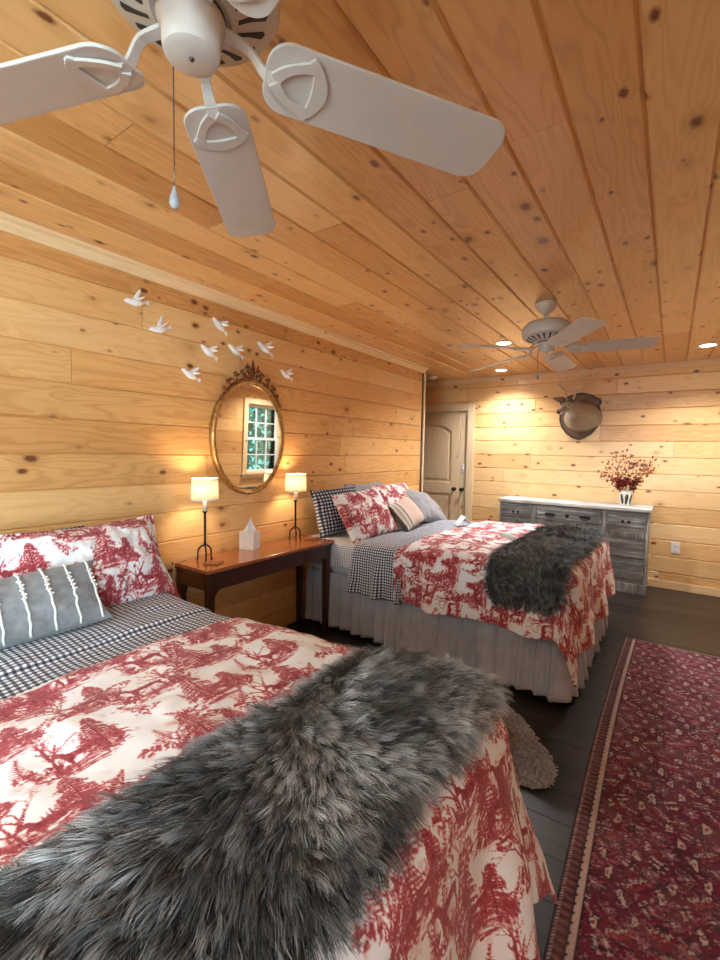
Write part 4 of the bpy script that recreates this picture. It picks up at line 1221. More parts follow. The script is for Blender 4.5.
# ================================================================ mirror
mr = thing('wall_mirror', 'oval gilt framed mirror with carved crest hung above the table', 'mirror', (.02, 2.185, 1.532))
MA, MBx = .305, .380
def oval(a, b, off, n=72):
    return [((a+off)*math.cos(2*PI*k/n), (b+off)*math.sin(2*PI*k/n)) for k in range(n)]
def oval_ring(prof, n=72):
    """prof: list of (offset from the glass edge, height off the wall), closed"""
    vs = []; m = len(prof)
    for k in range(n):
        c, s = math.cos(2*PI*k/n), math.sin(2*PI*k/n)
        for o_, h in prof: vs.append((h, (MA+o_)*c, (MBx+o_)*s))
    return vs, [(k*m+j, ((k+1) % n)*m+j, ((k+1) % n)*m+(j+1) % m, k*m+(j+1) % m) for k in range(n) for j in range(m)]
vs, fs = oval_ring([(-.006, -.005), (-.006, .006), (.002, .013), (.006, .010), (.012, .020), (.022, .022), (.030, .016), (.033, .004), (.033, -.015)])
obj('frame', MB().add(vs, fs), M['gilt'], mr, smooth=True)
gl = MB(); gl.prism(oval(MA, MBx, 0), .001, .004, 'yz'); obj('mirror_glass', gl, M['mirror'], mr)
cr = MB()
def scroll(y0, z0, r, turn, sgn, th, lead=()):
    pts = list(lead)
    for k in range(18):
        a = turn*k/17; rr_ = r*(1-.72*k/17)
        pts.append((.016, y0+sgn*rr_*math.sin(a), z0+rr_*math.cos(a)))
    cr.loft(pts, [th*(1-.45*k/(len(pts)-1)) for k in range(len(pts))], 8, sub=2)
zt_ = MBx+.03
scroll(-.062, zt_+.035, .050, 5.0, 1, .013); scroll(.062, zt_+.030, .044, 5.0, -1, .012)
scroll(-.125, zt_-.010, .032, 4.6, -1, .010); scroll(.125, zt_-.010, .032, 4.6, 1, .010)
scroll(-.185, zt_-.040, .026, 4.6, -1, .009); scroll(.185, zt_-.040, .026, 4.6, 1, .009)
for y, z, L, lean in ((0, zt_+.02, .125, 0), (-.022, zt_+.02, .095, -.030), (.022, zt_+.02, .095, .030), (-.04, zt_+.01, .06, -.05), (.04, zt_+.01, .06, .05)):
    cr.loft([(.016, y, z), (.022, y+lean*.3, z+L*.45), (.018, y+lean*.8, z+L*.8), (.014, y+lean, z+L)], [(.012, .010), (.016, .009), (.010, .007), .002], 8)
for y, z, r in ((-.150, zt_+.022, .012), (.150, zt_+.020, .012), (-.215, zt_-.035, .010), (.215, zt_-.035, .010), (-.095, zt_+.045, .010), (.098, zt_+.042, .010), (-.245, zt_-.085, .009), (.245, zt_-.085, .009)):
    cr.sphere((.018, y, z), r, 10, 7)
    for k in range(5):
        a = 2*PI*k/5+.3; cr.sphere((.015, y+1.25*r*math.cos(a), z+1.25*r*math.sin(a)), r*.62, 8, 5)
pts = []
for k in range(25):
    a = R_(35+110*k/24); pts.append((.014, (MA+.036)*math.cos(a), (MBx+.036)*math.sin(a)))
cr.loft(pts, [.011]*25, 8, sub=1)
obj('carved_crest', cr, M['gilt_dark'], mr, smooth=True)
mr.rotation_euler = (0, R_(1.3), 0)

# ================================================================ white birds flying on the wall
def bird_mesh():
    b = MB()
    b.loft([(.058, 0, .004), (.048, .003, .004), (.036, .004, .003), (.022, .004, .0), (0, .005, -.003), (-.025, .004, -.004), (-.045, .002, -.002), (-.060, 0, 0)], [.0008, .010, .0145, .016, .022, .018, .010, .004], 12, sub=3)
    return b
def wing_mesh(sgn):
    w = MB()
    # local: x forward, y out of the wall, z up
    rows = []
    for t, ch, sw in ((0, .048, .004), (.25, .050, -.002), (.5, .046, -.014), (.75, .034, -.030), (1., .010, -.050)):
        rows.append((t, ch, sw))
    vs = []
    for t, ch, sw in rows:
        z = .004+.062*t*(1 if sgn > 0 else .55); y = (.006+.012*t) if sgn > 0 else (.010+.040*t)
        z = z if sgn > 0 else z*.6
        for xx, dy in ((.018+sw, 0), (.018+sw-ch*.5, .004), (.018+sw-ch, 0), (.018+sw-ch*.5, -.003)): vs.append((xx, y+dy, z))
    fs = []
    for i in range(4):
        for k in range(4): fs.append((i*4+k, i*4+(k+1) % 4, i*4+4+(k+1) % 4, i*4+4+k))
    fs += [(0, 1, 2, 3), (19, 18, 17, 16)]
    return w.add(vs, fs)
BIRDS = [(1.352, 2.262, -.2, 'white ceramic bird at the upper left start of the flock on the wall', 1),
         (1.493, 2.146, -.35, 'white ceramic bird second from the left, below and right of the first bird', 1),
         (1.916, 2.270, .55, 'white ceramic bird highest above the middle of the flock', 1),
         (1.830, 2.083, .45, 'white ceramic bird third lowest, between the highest middle bird and the lowest bird', 1),
         (2.048, 2.128, .45, 'white ceramic bird just above the tip of the mirror crest', 1),
         (2.314, 2.198, .35, 'white ceramic bird upper right of the mirror crest, largest of the right side', 1.15),
         (1.696, 1.914, .35, 'white ceramic bird lowest of the flock, left of the mirror', 1),
         (2.544, 2.040, .35, 'white ceramic bird farthest right, right of the mirror crest', 1)]
proto = None
for k, (y, z, lean, lab, s) in enumerate(BIRDS):
    if proto is None:
        proto = thing('ceramic_bird', lab, 'bird figure', (0, 0, 0), 'white birds on the wall')
        obj('body', bird_mesh(), M['ceramic'], proto, smooth=True)
        obj('wing', wing_mesh(1), M['ceramic'], proto, subd=1, smooth=True); obj('wing', wing_mesh(-1), M['ceramic'], proto, subd=1, smooth=True)
        obj('tail', MB().prism([(-.052, -.004), (-.085, -.016), (-.080, -.004), (-.088, .010), (-.052, .004)], -.003, .003, 'xz'), M['ceramic'], proto, bevel=.001)
        b = proto
    else:
        b = copy_tree(proto)
    b['label'] = lab
    # forward towards smaller y and up; out of the wall = +x
    fw = Vector((0, -math.cos(lean), math.sin(lean))); out = Vector((1, 0, 0)); upv = fw.cross(out)
    if upv.z < 0: upv = -upv
    m3 = Matrix((fw*s*1.05, out*s*1.05, upv*s*1.05)).transposed()
    b.matrix_world = Matrix.Translation((.0145*s, y, z)) @ m3.to_4x4()
# ================================================================ ceiling fans
def build_fan(label):
    """origin on the ceiling"""
    t = thing('ceiling_fan', label, 'ceiling fan', (0, 0, 0), 'white five blade ceiling fans')
    obj('canopy', MB().lathe([(.016, -.076), (.030, -.070), (.058, -.045), (.068, -.016), (.068, 0), (0, 0)], n=32), M['fan_white'], t, smooth=True)
    obj('downrod', MB().lathe([(.0, -.125), (.0125, -.125), (.0125, -.07), (0, -.07)], n=16), M['fan_white'], t, smooth=True)
    HZ = -.262
    h = obj('motor_housing', MB().lathe([(.0, HZ), (.060, HZ), (.068, HZ-.002), (.074, HZ+.002), (.132, HZ+.028), (.150, HZ+.036), (.155, HZ+.046), (.155, HZ+.085), (.148, HZ+.105), (.125, HZ+.126), (.070, HZ+.136), (.028, HZ+.140), (.022, HZ+.150), (0, HZ+.150)], n=48), M['fan_white'], t)
    autosmooth(h, 35)
    # dark plates for the slanted vents; the shade inside is their colour
    for k in range(20):
        a = 2*PI*(k+.5)/20
        def P(r, da, zo=0):
            z = HZ+.002+(r-.074)/(.132-.074)*.026-.0016
            return (r*math.cos(a+da), r*math.sin(a+da), z+zo)
        v = [P(.080, -.055), P(.128, -.075), P(.132, -.02), P(.128, .055), P(.104, .02), P(.080, .03)]
        v2 = [(x, y, z+.004) for x, y, z in v]
        n = len(v); mb = MB().add(v+v2, [tuple(range(n)), tuple(range(2*n-1, n-1, -1))]+[(i, (i+1) % n, (i+1) % n+n, i+n) for i in range(n)])
        obj('vent_shade_plate', mb, M['fan_dark'], h)
    obj('gap_shade_disc', MB().lathe([(.0, HZ-.008), (.058, HZ-.008), (.058, HZ+.001), (0, HZ+.001)], n=32), M['fan_dark'], t)  # dark disc in place of the shaded gap above the cup
    c = obj('switch_cup', MB().lathe([(0, -.334), (.038, -.334), (.046, -.330), (.049, -.321), (.050, -.288), (.058, -.277), (.058, HZ-.007), (0, HZ-.007)], n=36), M['fan_white'], t); autosmooth(c, 35)
    obj('cup_screw', MB().lathe([(0, -.337), (.004, -.337), (.005, -.334), (0, -.334)], n=10), M['steel'], c, smooth=True)
    bz = -.318
    for k in range(5):
        # one blade along +x, turned into place
        a = 2*PI*k/5; rot = Matrix.Rotation(a, 4, 'Z')
        pitch = Matrix.Rotation(R_(-12), 4, 'X')
        br = MB()
        q4 = dict(n=4, sub=4, phase=PI/4)
        br.loft([(.054, 0, HZ-.012), (.10, 0, HZ-.022), (.128, 0, bz+.002), (.160, 0, bz-.0085)], [(.017, .006), (.014, .005), (.016, .005), (.024, .0045)], **q4)
        for s in (-1, 1):
            br.loft([(.146, s*.004, bz-.0085), (.164, s*.024, bz-.0085), (.190, s*.038, bz-.0082), (.222, s*.047, bz-.0080)], [(.017, .0042), (.013, .0042), (.013, .004), (.017, .0036)], **q4)
        br.loft([(.206, -.058, bz-.0078), (.224, -.036, bz-.0078), (.233, 0, bz-.0078), (.224, .036, bz-.0078), (.206, .058, bz-.0078)], [(.008, .0034), (.016, .0036), (.022, .0038), (.016, .0036), (.008, .0034)], **q4)
        V = br.verts(); W = np.array([rot @ pitch_at(Vector(p), bz, pitch) for p in V]); br.v = [W]
        arm = obj('blade_arm', br, M['fan_white'], t, bevel=.0012)
        bl = MB(); out = []
        L0, L1, w0, w1, rc = .128, .650, .068, .075, .045
        for q in range(9):
            aa = PI/2*q/8; out.append((L1-rc+rc*math.sin(aa), w1-rc+rc*math.cos(aa)))
        up = [(L0+.045-.045*math.cos(PI/2*q/8), (w0-.045)+.045*math.sin(PI/2*q/8)) for q in range(9)]
        half = up+out
        poly = half+[(x, -y) for x, y in half[::-1]]
        bl.prism(poly, bz-.004, bz+.003, 'xy')
        V = bl.verts(); W = np.array([rot @ pitch_at(Vector(p), bz, pitch) for p in V]); bl.v = [W]
        obj('blade', bl, M['fan_blade'], t, bevel=.0018)
    return t
def pitch_at(p, bz, pitch):
    f = min(1, max(0, (p.x-.06)/.08)); f = f*f*(3-2*f)
    q = Vector((p.x, p.y, p.z-bz)); r = pitch @ q
    q = q.lerp(r, f); return Vector((q.x, q.y, q.z+bz-.012*max(0, (p.x-.2)/.45)))
fan1 = build_fan('white five blade ceiling fan overhead in front, cut by the top left of the picture')
fan2 = copy_tree(fan1); fan2['label'] = 'white five blade ceiling fan farther back, hanging near the far wall'
fan1.location = (1.796, .502, CEIL); fan1.rotation_euler = (0, 0, R_(57))
fan2.location = (1.779, 3.218, CEIL); fan2.matrix_world = Matrix.Translation(fan2.location) @ Matrix.Rotation(R_(-3.2), 4, Vector((math.cos(R_(70)), math.sin(R_(70)), 0))) @ Matrix.Rotation(R_(16), 4, 'Z')
ORG[fan1.name] = Vector((0, 0, 0))
def chain(parent, ang, r, z0, z1, rz):
    a = ang-rz; x, y = r*math.cos(a), r*math.sin(a)
    ch = obj('pull_chain', MB().tube([(x*.9, y*.9, z0), (x, y, z0-.004), (x, y, (z0+z1)/2), (x, y, z1)], .0013, 6, 3), M['steel'], parent, smooth=True)
    obj('pull_knob', MB().lathe([(.0, z1-.040), (.006, z1-.038), (.0095, z1-.030), (.0085, z1-.020), (.004, z1-.006), (.002, z1+.002), (0, z1+.002)], (x, y, 0), 16), M['knob_grey'], ch, smooth=True)
chain(fan1, R_(181), .054, -.30, -.535, R_(57))
chain(fan2, R_(200), .056, -.31, -.47, R_(16))

# ================================================================ dresser
DX, DXE, DYF, DZ = .825, 2.372, 5.45, .905
dr = thing('dresser', 'long grey weathered wooden dresser with black pulls against the far wall', 'dresser', ((DX+DXE)/2, 5.66, 0))
obj('top', MB().box((DX-.018, DYF-.022, DZ-.035), (DXE+.018, 5.872, DZ)), M['dresser_top'], dr, bevel=.006, local=False)
b = MB()
b.box((DX, DYF+.008, .03), (DXE, 5.865, DZ-.035))
obj('carcass', b, M['dresser'], dr, local=False, bevel=.003)
xs = [DX, 1.225, 1.958, DXE]
for x in xs:
    obj('upright', MB().box((max(DX, x-.020), DYF-.004, .10), (min(DXE, x+.020), DYF+.012, DZ-.038)), M['dresser_v'], dr, bevel=.002, local=False)
for z in (DZ-.052, .668, .572, .352, .122): obj('rail', MB().box((DX, DYF-.002, z-.011), (DXE, DYF+.012, z+.011)), M['dresser'], dr, bevel=.002, local=False)
obj('plinth', MB().box((DX-.006, DYF-.010, 0), (DXE+.006, DYF+.03, .10)).box((DXE-.03, DYF+.03, 0), (DXE+.006, 5.865, .10)).box((DX-.006, DYF+.03, 0), (DX+.03, 5.865, .10)), M['dresser_v'], dr, bevel=.004, local=False)
fl_ = MB()
x = DX+.03
while x < DXE-.03:
    fl_.box((x, DYF-.010, .588), (x+.017, DYF+.01, .652)); x += .027
obj('fluted_band', fl_, M['dresser_v'], dr, bevel=.004, local=False)
def knob(x, z, par):
    obj('knob', MB().lathe([(0, -.032), (.012, -.030), (.015, -.022), (.010, -.012), (.007, 0)], (x, DYF-.008, z), 14, 'y'), M['black'], par, smooth=True, local=False)
def bail(x, z, par):
    m = MB()
    m.prism([(x-.062, z), (x-.045, z+.020), (x-.015, z+.014), (x, z+.024), (x+.015, z+.014), (x+.045, z+.020), (x+.062, z), (x+.045, z-.016), (x+.015, z-.012), (x, z-.020), (x-.015, z-.012), (x-.045, z-.016)], DYF-.013, DYF-.008, 'xz')
    m.loft([(x-.040, DYF-.012, z+.004), (x-.042, DYF-.030, z-.006), (x-.025, DYF-.036, z-.022), (x, DYF-.038, z-.026), (x+.025, DYF-.036, z-.022), (x+.042, DYF-.030, z-.006), (x+.040, DYF-.012, z+.004)], [.0055]*7, 8)
    obj('bail_pull', m, M['black'], par, local=False)
def drawer(x0, x1, z0, z1, pulls):
    d = MB().box((x0, DYF-.004, z0), (x1, DYF+.012, z1)); d.box((x0+.018, DYF-.010, z0+.016), (x1-.018, DYF, z1-.016))
    o = obj('drawer', d, M['dresser_front'], dr, bevel=.004, local=False)
    zc = (z0+z1)/2; xc = (x0+x1)/2
    if pulls == 'k2': knob(xc-.028, zc, o); knob(xc+.028, zc, o)
    elif pulls == 'wide':
        bail(x0+.16, zc, o); bail(x1-.16, zc, o)
        obj('keyhole_plate', MB().prism([(xc-.028, zc), (xc-.012, zc+.018), (xc+.012, zc+.018), (xc+.028, zc), (xc, zc-.024)], DYF-.014, DYF-.008, 'xz').sphere((xc, DYF-.014, zc), .009, 10, 6), M['black'], o, local=False)
    elif pulls == 'b2': bail(x0+.12, zc, o); bail(x1-.12, zc, o)
for a, b_, p in ((0, 1, 'k2'), (1, 2, 'wide'), (2, 3, 'k2')):
    x0, x1 = xs[a]+.024, xs[b_]-.024
    drawer(x0, x1, .682, DZ-.066, p); drawer(x0, x1, .366, .558, 'none'); drawer(x0, x1, .136, .338, 'none')

# ================================================================ vase with dried flowers
vs_ = thing('flower_vase', 'white vase with dark leaf marks on the right end of the dresser', 'vase', (2.135, 5.66, DZ))
prof = [(0, 0), (.040, 0), (.047, .010), (.056, .06), (.064, .11), (.066, .14), (.060, .158), (.063, .17), (.055, .168), (.052, .15), (.056, .12), (.045, .03), (0, .02)]
pr = catmull(np.array(prof[1:9], float), 5)
full = [(0, 0)]+[tuple(x) for x in pr]+prof[9:]
mb = MB().lathe(full, n=64); V = mb.verts()
ang = np.arctan2(V[:, 1], V[:, 0]); h = V[:, 2]
dk = np.zeros(len(V))
for a0, lean in ((-1.35, .25), (-2.15, -.25), (-.5, .1), (1.2, .2), (2.6, 0)):
    da = (ang-a0-lean*(h-.08)*5+PI) % (2*PI)-PI
    dk = np.maximum(dk, (np.abs(da) < .30*np.sqrt(np.clip(1-((h-.075)/.06)**2, 0, 1))).astype(float))
pat = np.array([.80, .76, .70])*(1-dk[:, None])+np.array([.03, .035, .025])*dk[:, None]
obj('vase_body', mb, M['vase'], vs_, smooth=True, attr={'pat': pat}, recalc=True)
bq = thing('dried_flowers', 'bunch of deep red flowers and rust leafed twigs in the white vase', 'flowers', (2.135, 5.66, DZ+.03))
rr = random.Random(12)
def leafquad(mb, p, d, s, n):
    a = d.normalized(); b = a.cross(n).normalized(); c = a.cross(b)*.12*s
    mb.add([p, p+a*s*.5+b*s*.30+c, p+a*s, p+a*s*.5-b*s*.30+c, p+a*s*.5-c*2], [(0, 1, 4), (1, 2, 4), (2, 3, 4), (3, 0, 4)])
tips = [(.27, -.02, .50), (.20, -.10, .42), (.24, .05, .40), (-.21, -.05, .44), (-.28, .02, .34), (-.12, -.08, .52), (-.05, .06, .55), (.03, -.06, .53), (.10, .05, .48), (-.17, .08, .40), (.16, -.13, .34), (-.2, -.12, .32)]
for k, (x, y, z) in enumerate(tips):
    base = Vector((x*.05, y*.05, 0)); tip = Vector((x, y, z)); mid = Vector((x*.30, y*.3, z*.58))
    st = obj('twig', MB().loft([tuple(base), tuple(mid), tuple(tip)], [.0028, .0022, .001], 6, sub=5), M['stem'], bq, smooth=True)
    lf = MB()
    for i in range(24):
        t = .36+.64*(i+rr.random())/24
        p = base*(1-t)**2+mid*2*t*(1-t)+tip*t*t
        off = Vector((rr.gauss(0, .022), rr.gauss(0, .018), rr.gauss(0, .022)))
        d = Vector((rr.gauss(x, .3), rr.gauss(-.15, .3), rr.gauss(.2, .35)))
        leafquad(lf, p+off, d, rr.uniform(.026, .046), Vector((rr.gauss(0, 1), rr.gauss(0, 1), rr.gauss(0, 1))))
    obj('twig_leaves', lf, M['leaf_rust'], st)
for k in range(15):
    a = rr.uniform(0, 2*PI); r = .095*math.sqrt(rr.random())+.01
    p = Vector((r*math.cos(a)*1.25, r*math.sin(a), rr.uniform(.17, .27)))
    st = obj('flower_stem', MB().tube([(0, 0, .0), (p.x*.3, p.y*.3, .10), tuple(p)], .002, 6, 3), M['stem'], bq)
    f = MB()
    for i in range(26):
        d = Vector((rr.gauss(0, 1), rr.gauss(0, 1), rr.gauss(.2, .8)))
        leafquad(f, p+d.normalized()*rr.uniform(.0, .016), d, rr.uniform(.026, .042), Vector((rr.gauss(0, 1), rr.gauss(0, 1), rr.gauss(0, 1))))
    obj('flower_head', f, M['flower'] if k % 4 else M['flower_dark'], st)

# ================================================================ mounted deer head
dm = thing('deer_mount', 'mounted antlered deer head on a dark shield plaque, high on the far wall', 'deer mount', (1.60, FARY, 1.93))
SH = [(0, -.30), (.07, -.275), (.14, -.225), (.195, -.150), (.225, -.06), (.225, .03), (.205, .10), (.225, .145), (.215, .185), (.165, .205), (.12, .235), (.06, .255), (0, .265)]
sh = SH+[(-a, b) for a, b in SH[-2:0:-1]]
obj('plaque', MB().prism([(a*1.0, b) for a, b in sh], -.030, 0, 'xz'), M['plaque'], dm, bevel=.008)
obj('plaque_panel', MB().prism([(a*.88, b*.90) for a, b in sh], -.036, -.029, 'xz'), M['plaque_face'], dm, bevel=.004)
# neck, head and muzzle: one surface, head turned towards the passage
pts = [(.035, -.02, -.035), (.04, -.09, -.035), (.038, -.17, -.025), (.022, -.25, .005), (-.010, -.32, .050), (-.050, -.37, .080), (-.088, -.40, .060), (-.122, -.425, .028), (-.147, -.440, .004), (-.158, -.446, -.006)]
rad = [(.160, .200), (.165, .20), (.158, .180), (.128, .145), (.092, .105), (.070, .080), (.055, .060), (.038, .043), (.032, .035), (.016, .018)]
db = MB().loft(pts, rad, 24, up=(1, 0, 0), sub=5)
V = db.verts(); n0 = len(V)
ears = []
for e0, e1, tipp in (((-.085, -.375, .135), (-.165, -.39, .152), (-.228, -.398, .164)), ((-.020, -.345, .125), (.045, -.345, .150), (.092, -.338, .166))):
    db.loft([e0, tuple((np.array(e0)*.4+np.array(e1)*.6)), e1, tipp], [(.020, .012), (.034, .012), (.026, .009), (.004, .003)], 12, up=(0, 1, .3), sub=4)
V = db.verts()
col = np.tile(np.array([.36, .26, .165]), (len(V), 1))
P_ = np.array(pts)
# paler front of the neck, white throat and chin, dark nose and crown
def near(p, r, soft=.6): return 1-sstep(r*soft, r, np.linalg.norm(V-np.array(p), axis=1))
def blend(m, c):
    global col
    col = col*(1-m[:, None])+np.array(c)*m[:, None]
blend(near((.03, -.22, -.09), .20, .2)*.7, (.46, .37, .26))
blend(near((-.055, -.36, -.01), .09, .4), (.62, .54, .42))
blend(near((-.118, -.445, -.012), .040, .5), (.66, .58, .46))
blend(near((-.052, -.375, .140), .090, .5), (.050, .033, .022)); blend(near((-.105, -.405, .085), .055, .3)*.9, (.085, .06, .042))
blend(near((-.158, -.447, .004), .036, .7), (.012, .010, .010))
blend(near((.02, -.10, .16), .14, .3)*.6, (.13, .09, .06)); blend(near((.03, -.13, -.19), .09, .3)*.7, (.12, .08, .05))
for ex, ey, ez in ((-.052, -.440, .076), (-.098, -.345, .098)): blend(near((ex, ey, ez), .034, .6)*.8, (.55, .47, .36))
m = np.zeros(len(V)); m[n0:] = 1; blend(m*.55, (.16, .12, .085))
hd = obj('deer_head', db, M['deer'], dm, smooth=True, attr={'pat': col}, recalc=True)
for p in ((-.050, -.4395, .078), (-.104, -.348, .098)):
    obj('eye', MB().sphere(p, .0125, 12, 8), M['eye'], hd, smooth=True)
obj('nose', MB().sphere((-.159, -.449, .000), (.015, .015, .012), 12, 8), M['eye'], hd, smooth=True)
for s, (bx, by, bz) in ((-1, (-.088, -.380, .135)), (1, (-.020, -.362, .140))):
    an = MB()
    B = np.array((bx, by, bz))
    if s < 0: path = [(0, 0, 0), (-.012, 0, .085), (-.040, -.010, .130), (-.070, -.020, .168), (-.045, -.058, .185), (.008, -.068, .258)]; tines = [(1, (.02, -.03, .04)), (3, (-.020, -.03, .035)), (4, (-.03, .0, .07))]
    else: path = [(0, 0, 0), (.022, -.005, .085), (.075, -.015, .118), (.110, -.046, .170), (.096, -.076, .222), (.035, -.086, .238)]; tines = [(1, (-.03, -.03, .05)), (3, (-.03, -.02, .05)), (4, (.005, .01, .055))]
    pp = [tuple(B+np.array(q)) for q in path]
    an.loft(pp, [.013, .011, .010, .009, .007, .003], 10, sub=5)
    for i, d in tines:
        q = np.array(pp[i]); an.loft([tuple(q), tuple(q+np.array(d)*.55+np.array((0, -.008, 0))), tuple(q+np.array(d))], [.008, .006, .002], 8, sub=4)
    obj('antler', an, M['bone'], hd, smooth=True)

# ================================================================ rugs
def rug_pattern(X, Y, w, L):
    """X across from the left edge, Y along from the near end"""
    rr = np.random.default_rng(4)
    base = np.array([.125, .005, .028]); alt = np.array([.225, .008, .030]); plum = np.array([.065, .005, .032])
    n = fbm(X*6, Y*6, 3, 3)[..., None]; n2 = vnoise(X*2, Y*16, 9)[..., None]
    col = base*(1-n)+alt*n; col = col*(1-.45*n2)+plum*.45*n2
    cream = np.array([.58, .44, .40]); navy = np.array([.012, .010, .016]); rose = np.array([.32, .10, .12]); red = np.array([.30, .014, .02])
    def put(m, c):
        col[:] = col*(1-m[..., None])+c*m[..., None]
    cell = .070
    gx = X+.035*(fbm(X*11, Y*11, 5)-.5); gy = Y+.045*(fbm(X*9, Y*11, 6)-.5)
    row = np.floor(gy/cell).astype(int); sx = gx+(row % 2)*cell*.5
    cxi = np.floor(sx/cell).astype(int)
    lx = (sx/cell-cxi-.5)*2; ly = (gy/cell-row-.5)*2
    h = ((cxi*7919+row*104729) % 1013)/1013.
    k = (h*6).astype(int)
    sgn = np.where(h*97 % 1 > .5, 1., -1.)
    ca, sa = np.cos(h*12), np.sin(h*12)
    rx, ry = lx*ca-ly*sa, lx*sa+ly*ca
    dia = np.abs(lx)+np.abs(ly)
    def band(v, c, w_): return np.clip(1-np.abs(v-c)/w_, 0, 1)**.6
    # outlines of lozenges on every cell
    put(band(dia, .92, .10)*.8*(h > .3), navy); put(band(dia, .74, .09)*.85*(h > .45), rose)
    # curved cream drops
    bo = (k == 0) | (k == 3); cx = lx*sgn-.45*ly*ly+.12; dd = np.hypot(cx/.30, (ly)/.72)
    put((bo & (dd < 1.3))*1., navy); put((bo & (dd < 1))*1., cream); put((bo & (dd < .38))*1., red)
    # eight-petal rosettes
    r = np.hypot(lx, ly); th = np.arctan2(ly, lx); ro = (k == 1) | (k == 4)
    put((ro & (r < .72+.12*np.cos(8*th)))*.9, navy); put((ro & (r < .60+.16*np.cos(8*th)) & (r > .30))*1., np.where(True, rose, rose)); put((ro & (r < .22))*1., cream)
    # hooked bars
    ho = (k == 2); put((ho & (np.abs(np.abs(rx)-.35) < .13) & (np.abs(ry) < .7))*1., cream*.9); put((ho & (np.abs(ry-.3*sgn) < .12) & (np.abs(rx) < .55))*1., navy)
    zz = (k == 5); put((zz & (np.abs(rx-.35*np.abs(((ry*2.2) % 1)-.5)*2) < .13))*1., cream*.85); put((zz & (np.abs(rx+.35) < .12))*1., red)
    # small flecks
    f2 = vnoise(X*48+fbm(X*20, Y*20, 33)*4, Y*60, 25); put((np.abs(f2-.52) < .05)*(vnoise(X*9, Y*9, 26) > .5)*.7, rose*1.2); put((np.abs(f2-.36) < .05)*.75, navy)
    f = vnoise(X*120, Y*120, 15); put(np.clip((f-.80)*8, 0, 1)*.7, cream*.8); put(np.clip((.16-f)*9, 0, 1)*.8, navy)
    # border
    e = np.minimum(np.minimum(X, w-X), 9)
    guard = e < .056
    g = (np.sin((Y)*2*PI/.030)*.5+.5)*(np.sin((e/.056)*PI)); g2 = vnoise(X*90, Y*70, 21)
    gb = np.array([.055, .012, .016])*(1-g[..., None]*.8)+np.array([.24, .10, .10])*g[..., None]*.8
    gb = gb*(.6+.8*g2[..., None])
    col[:] = np.where(guard[..., None], gb, col)
    put((((e > .008) & (e < .016)) & ((Y/.012) % 1 < .5))*1., cream*.75)
    put((e < .007)*1., np.array([.010, .006, .007]))
    st = e-.064+.0012*np.sin(Y*2*PI/.035)
    ey = np.minimum(L-Y, Y)
    st2 = np.where(ey < e-.04, ey-.014, st)
    put((np.abs(st2) < .0165)*1., navy); put((np.abs(st2) < .0095)*1., np.array([.54, .40, .34]))
    put((ey < .006)*1., navy)
    return col
RW, RL = .88, 4.30
nx, ny = int(RW/.005), int(RL/.005)
X, Y = np.meshgrid(np.linspace(0, RW, nx), np.linspace(0, RL, ny), indexing='ij')
pat = rug_pattern(X, Y, RW, RL)
wv = .004*(fbm(X*5, Y*2.2, 51, 3)-.3)+.010
edge = np.minimum(np.minimum(X, RW-X), np.minimum(Y, RL-Y)); wv = wv*sstep(-.01, .02, edge)+.003
wx = 2.292+X+.018*np.sin(Y*1.4+.6)*(1-X/RW); wy = -.235+Y
mb = MB(); mb.add(np.stack([wx, wy, np.maximum(.004, wv)], -1).reshape(-1, 3), []); mb.f = [tuple(f) for f in grid_faces(nx, ny)]
rg = obj('runner_rug', mb, M['rug'], None, smooth=True, uv=np.stack([X.ravel(), Y.ravel()], 1), attr={'pat': pat.reshape(-1, 3)}, solid=.007)
tag(rg, 'long dark red patterned rug with cream border stripe along the foot of the beds', 'rug')

# grey sheepskin on the floor between the beds
OUT = [(2.175, 2.09), (2.15, 1.98), (2.02, 1.93), (1.80, 1.98), (1.55, 1.93), (1.25, 1.84), (.95, 1.86), (.66, 1.92), (.42, 2.02), (.34, 2.22), (.36, 2.44), (.50, 2.55), (.80, 2.60), (1.10, 2.58), (1.40, 2.50), (1.62, 2.54), (1.80, 2.53), (1.92, 2.44), (2.02, 2.32), (2.12, 2.20)]
Oc = catmull(np.array(OUT+OUT[:1]), 5)[:-1]
cen = np.array((1.25, 2.22)); rings = 16
pp = []
for i in range(rings+1):
    f = i/rings
    for q in Oc:
        p = cen+(q-cen)*f; z = .006+.026*(1-f**4)+.010*(fbm(p[0]*7, p[1]*7, 61)-.4)*(1-f**3)
        pp.append((p[0], p[1], max(.004, z)))
pp = np.array(pp); k = len(Oc)
F = [(i*k+j, i*k+(j+1) % k, (i+1)*k+(j+1) % k, (i+1)*k+j) for i in range(rings) for j in range(k)]
hr = thing('sheepskin_rug', 'grey brown sheepskin lying on the dark floor between the beds', 'rug', (1.25, 2.22, 0))
mb = MB(); mb.add(pp, []); mb.f = F
obj('hide', mb, M['hide_base'], hr, smooth=True, local=False, solid=.003)
rq = np.random.default_rng(9); nh = 42000
jj = rq.integers(0, k, nh); ff = np.sqrt(rq.random(nh)); tt = rq.random(nh)
Q = Oc[jj]*(1-tt[:, None])+Oc[(jj+1) % k]*tt[:, None]
P2 = cen+(Q-cen)*ff[:, None]
Zp = .010+.026*(1-ff**4)
P = np.column_stack([P2, Zp]); N = np.tile(np.array([0, 0, 1.]), (nh, 1))
dd = (P2-cen); dd /= np.linalg.norm(dd, axis=1)[:, None]+1e-9
w = (fbm(P[:, 0]*6, P[:, 1]*6, 81, 3)-.5)*5
D = np.column_stack([dd[:, 0]*np.cos(w)-dd[:, 1]*np.sin(w), dd[:, 0]*np.sin(w)+dd[:, 1]*np.cos(w), np.zeros(nh)])
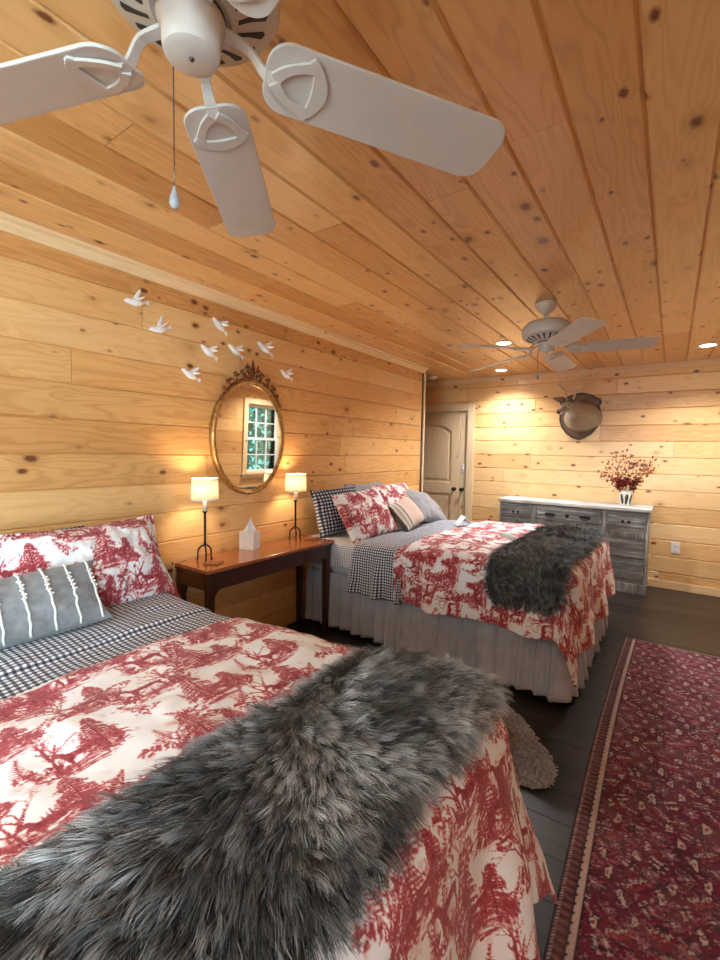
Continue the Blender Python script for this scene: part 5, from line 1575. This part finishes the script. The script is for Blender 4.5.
fur_on('pile', P, N, D, np.full(nh, .020), M['fur_hide'], hr, np.clip(.45+1.2*(fbm(P[:, 0]*9, P[:, 1]*9, 83, 3)-.5), 0, 1), 4, .0015, .5, 9, .55, .022)
# ================================================================ light and camera
def light(name, typ, loc, energy, col, rot=(0, 0, 0), **kw):
    l = bpy.data.lights.new(name, typ); l.energy = energy; l.color = col
    for k, v in kw.items(): setattr(l, k, v)
    o = bpy.data.objects.new(name, l); o.location = loc; o.rotation_euler = rot; COL.objects.link(o); return o
WARM = (.98, .98, .98)
for x, y in CANS + ADDED_SPOTS:  # built cans, then the added spots behind the camera
    light('ceiling_spot', 'SPOT', (x, y, CEIL-.012), 100., WARM, spot_size=R_(140), spot_blend=.8, shadow_soft_size=.05)
for x, y in LAMPS:
    light('table_lamp_bulb', 'POINT', (x, y, 1.20), 7., (1., .76, .52), shadow_soft_size=.03)
# lamp panels as daylight: right-hand window, then the added unseen window behind
light('daylight_panel', 'AREA', (RIGHTX+.35, -.95, 1.45), 125., (.66, .83, 1.), (0, R_(90), 0), shape='RECTANGLE', size=1.3, size_y=1.2)
light('daylight_panel', 'AREA', (1.55, BACKY-.40, 1.40), 75., (.66, .83, 1.), (R_(90), 0, 0), shape='RECTANGLE', size=1.9, size_y=1.4)
light('sky_patch', 'AREA', (5.6, 4.6, 4.4), 420., (.80, .92, 1.), Vector((-1.5, .5, -1.75)).to_track_quat('-Z', 'Y').to_euler(), shape='RECTANGLE', size=2., size_y=2.)
w = bpy.data.worlds.new('sky'); scene.world = w; w.use_nodes = True
nt = w.node_tree; bg = nt.nodes['Background']
bg.inputs[0].default_value = (.20, .80, .74, 1); bg.inputs[1].default_value = 1.3

cam = bpy.data.cameras.new('camera'); co = bpy.data.objects.new('camera', cam); COL.objects.link(co)
cam.sensor_fit = 'HORIZONTAL'; cam.sensor_width = 36; cam.lens = 443.8955*36/720; cam.clip_start = .02
def cam_axes(yaw, pitch, roll):
    cy, sy, cp, sp = math.cos(yaw), math.sin(yaw), math.cos(pitch), math.sin(pitch)
    f = np.array([-sy*cp, cy*cp, -sp]); r = np.array([cy, sy, 0]); d = np.cross(f, r)
    c, s = math.cos(roll), math.sin(roll)
    return c*r+s*d, -s*r+c*d, f
r_, d_, f_ = cam_axes(R_(34.982), R_(3.712), R_(-1.060))
mw = Matrix.Identity(4)
for i in range(3):
    mw[i][0] = r_[i]; mw[i][1] = -d_[i]; mw[i][2] = -f_[i]
mw[0][3], mw[1][3], mw[2][3] = 2.527, 0, 1.45
co.matrix_world = mw
scene.camera = co
scene.view_settings.view_transform = 'Standard'; scene.view_settings.look = 'None'
scene.view_settings.gamma = 1; scene.view_settings.use_curve_mapping = False
scene.view_settings.exposure = 0.88
scene.cycles.use_denoising = True
scene.cycles.max_bounces = 8; scene.cycles.diffuse_bounces = 5; scene.cycles.glossy_bounces = 4
scene.cycles.sample_clamp_indirect = 6
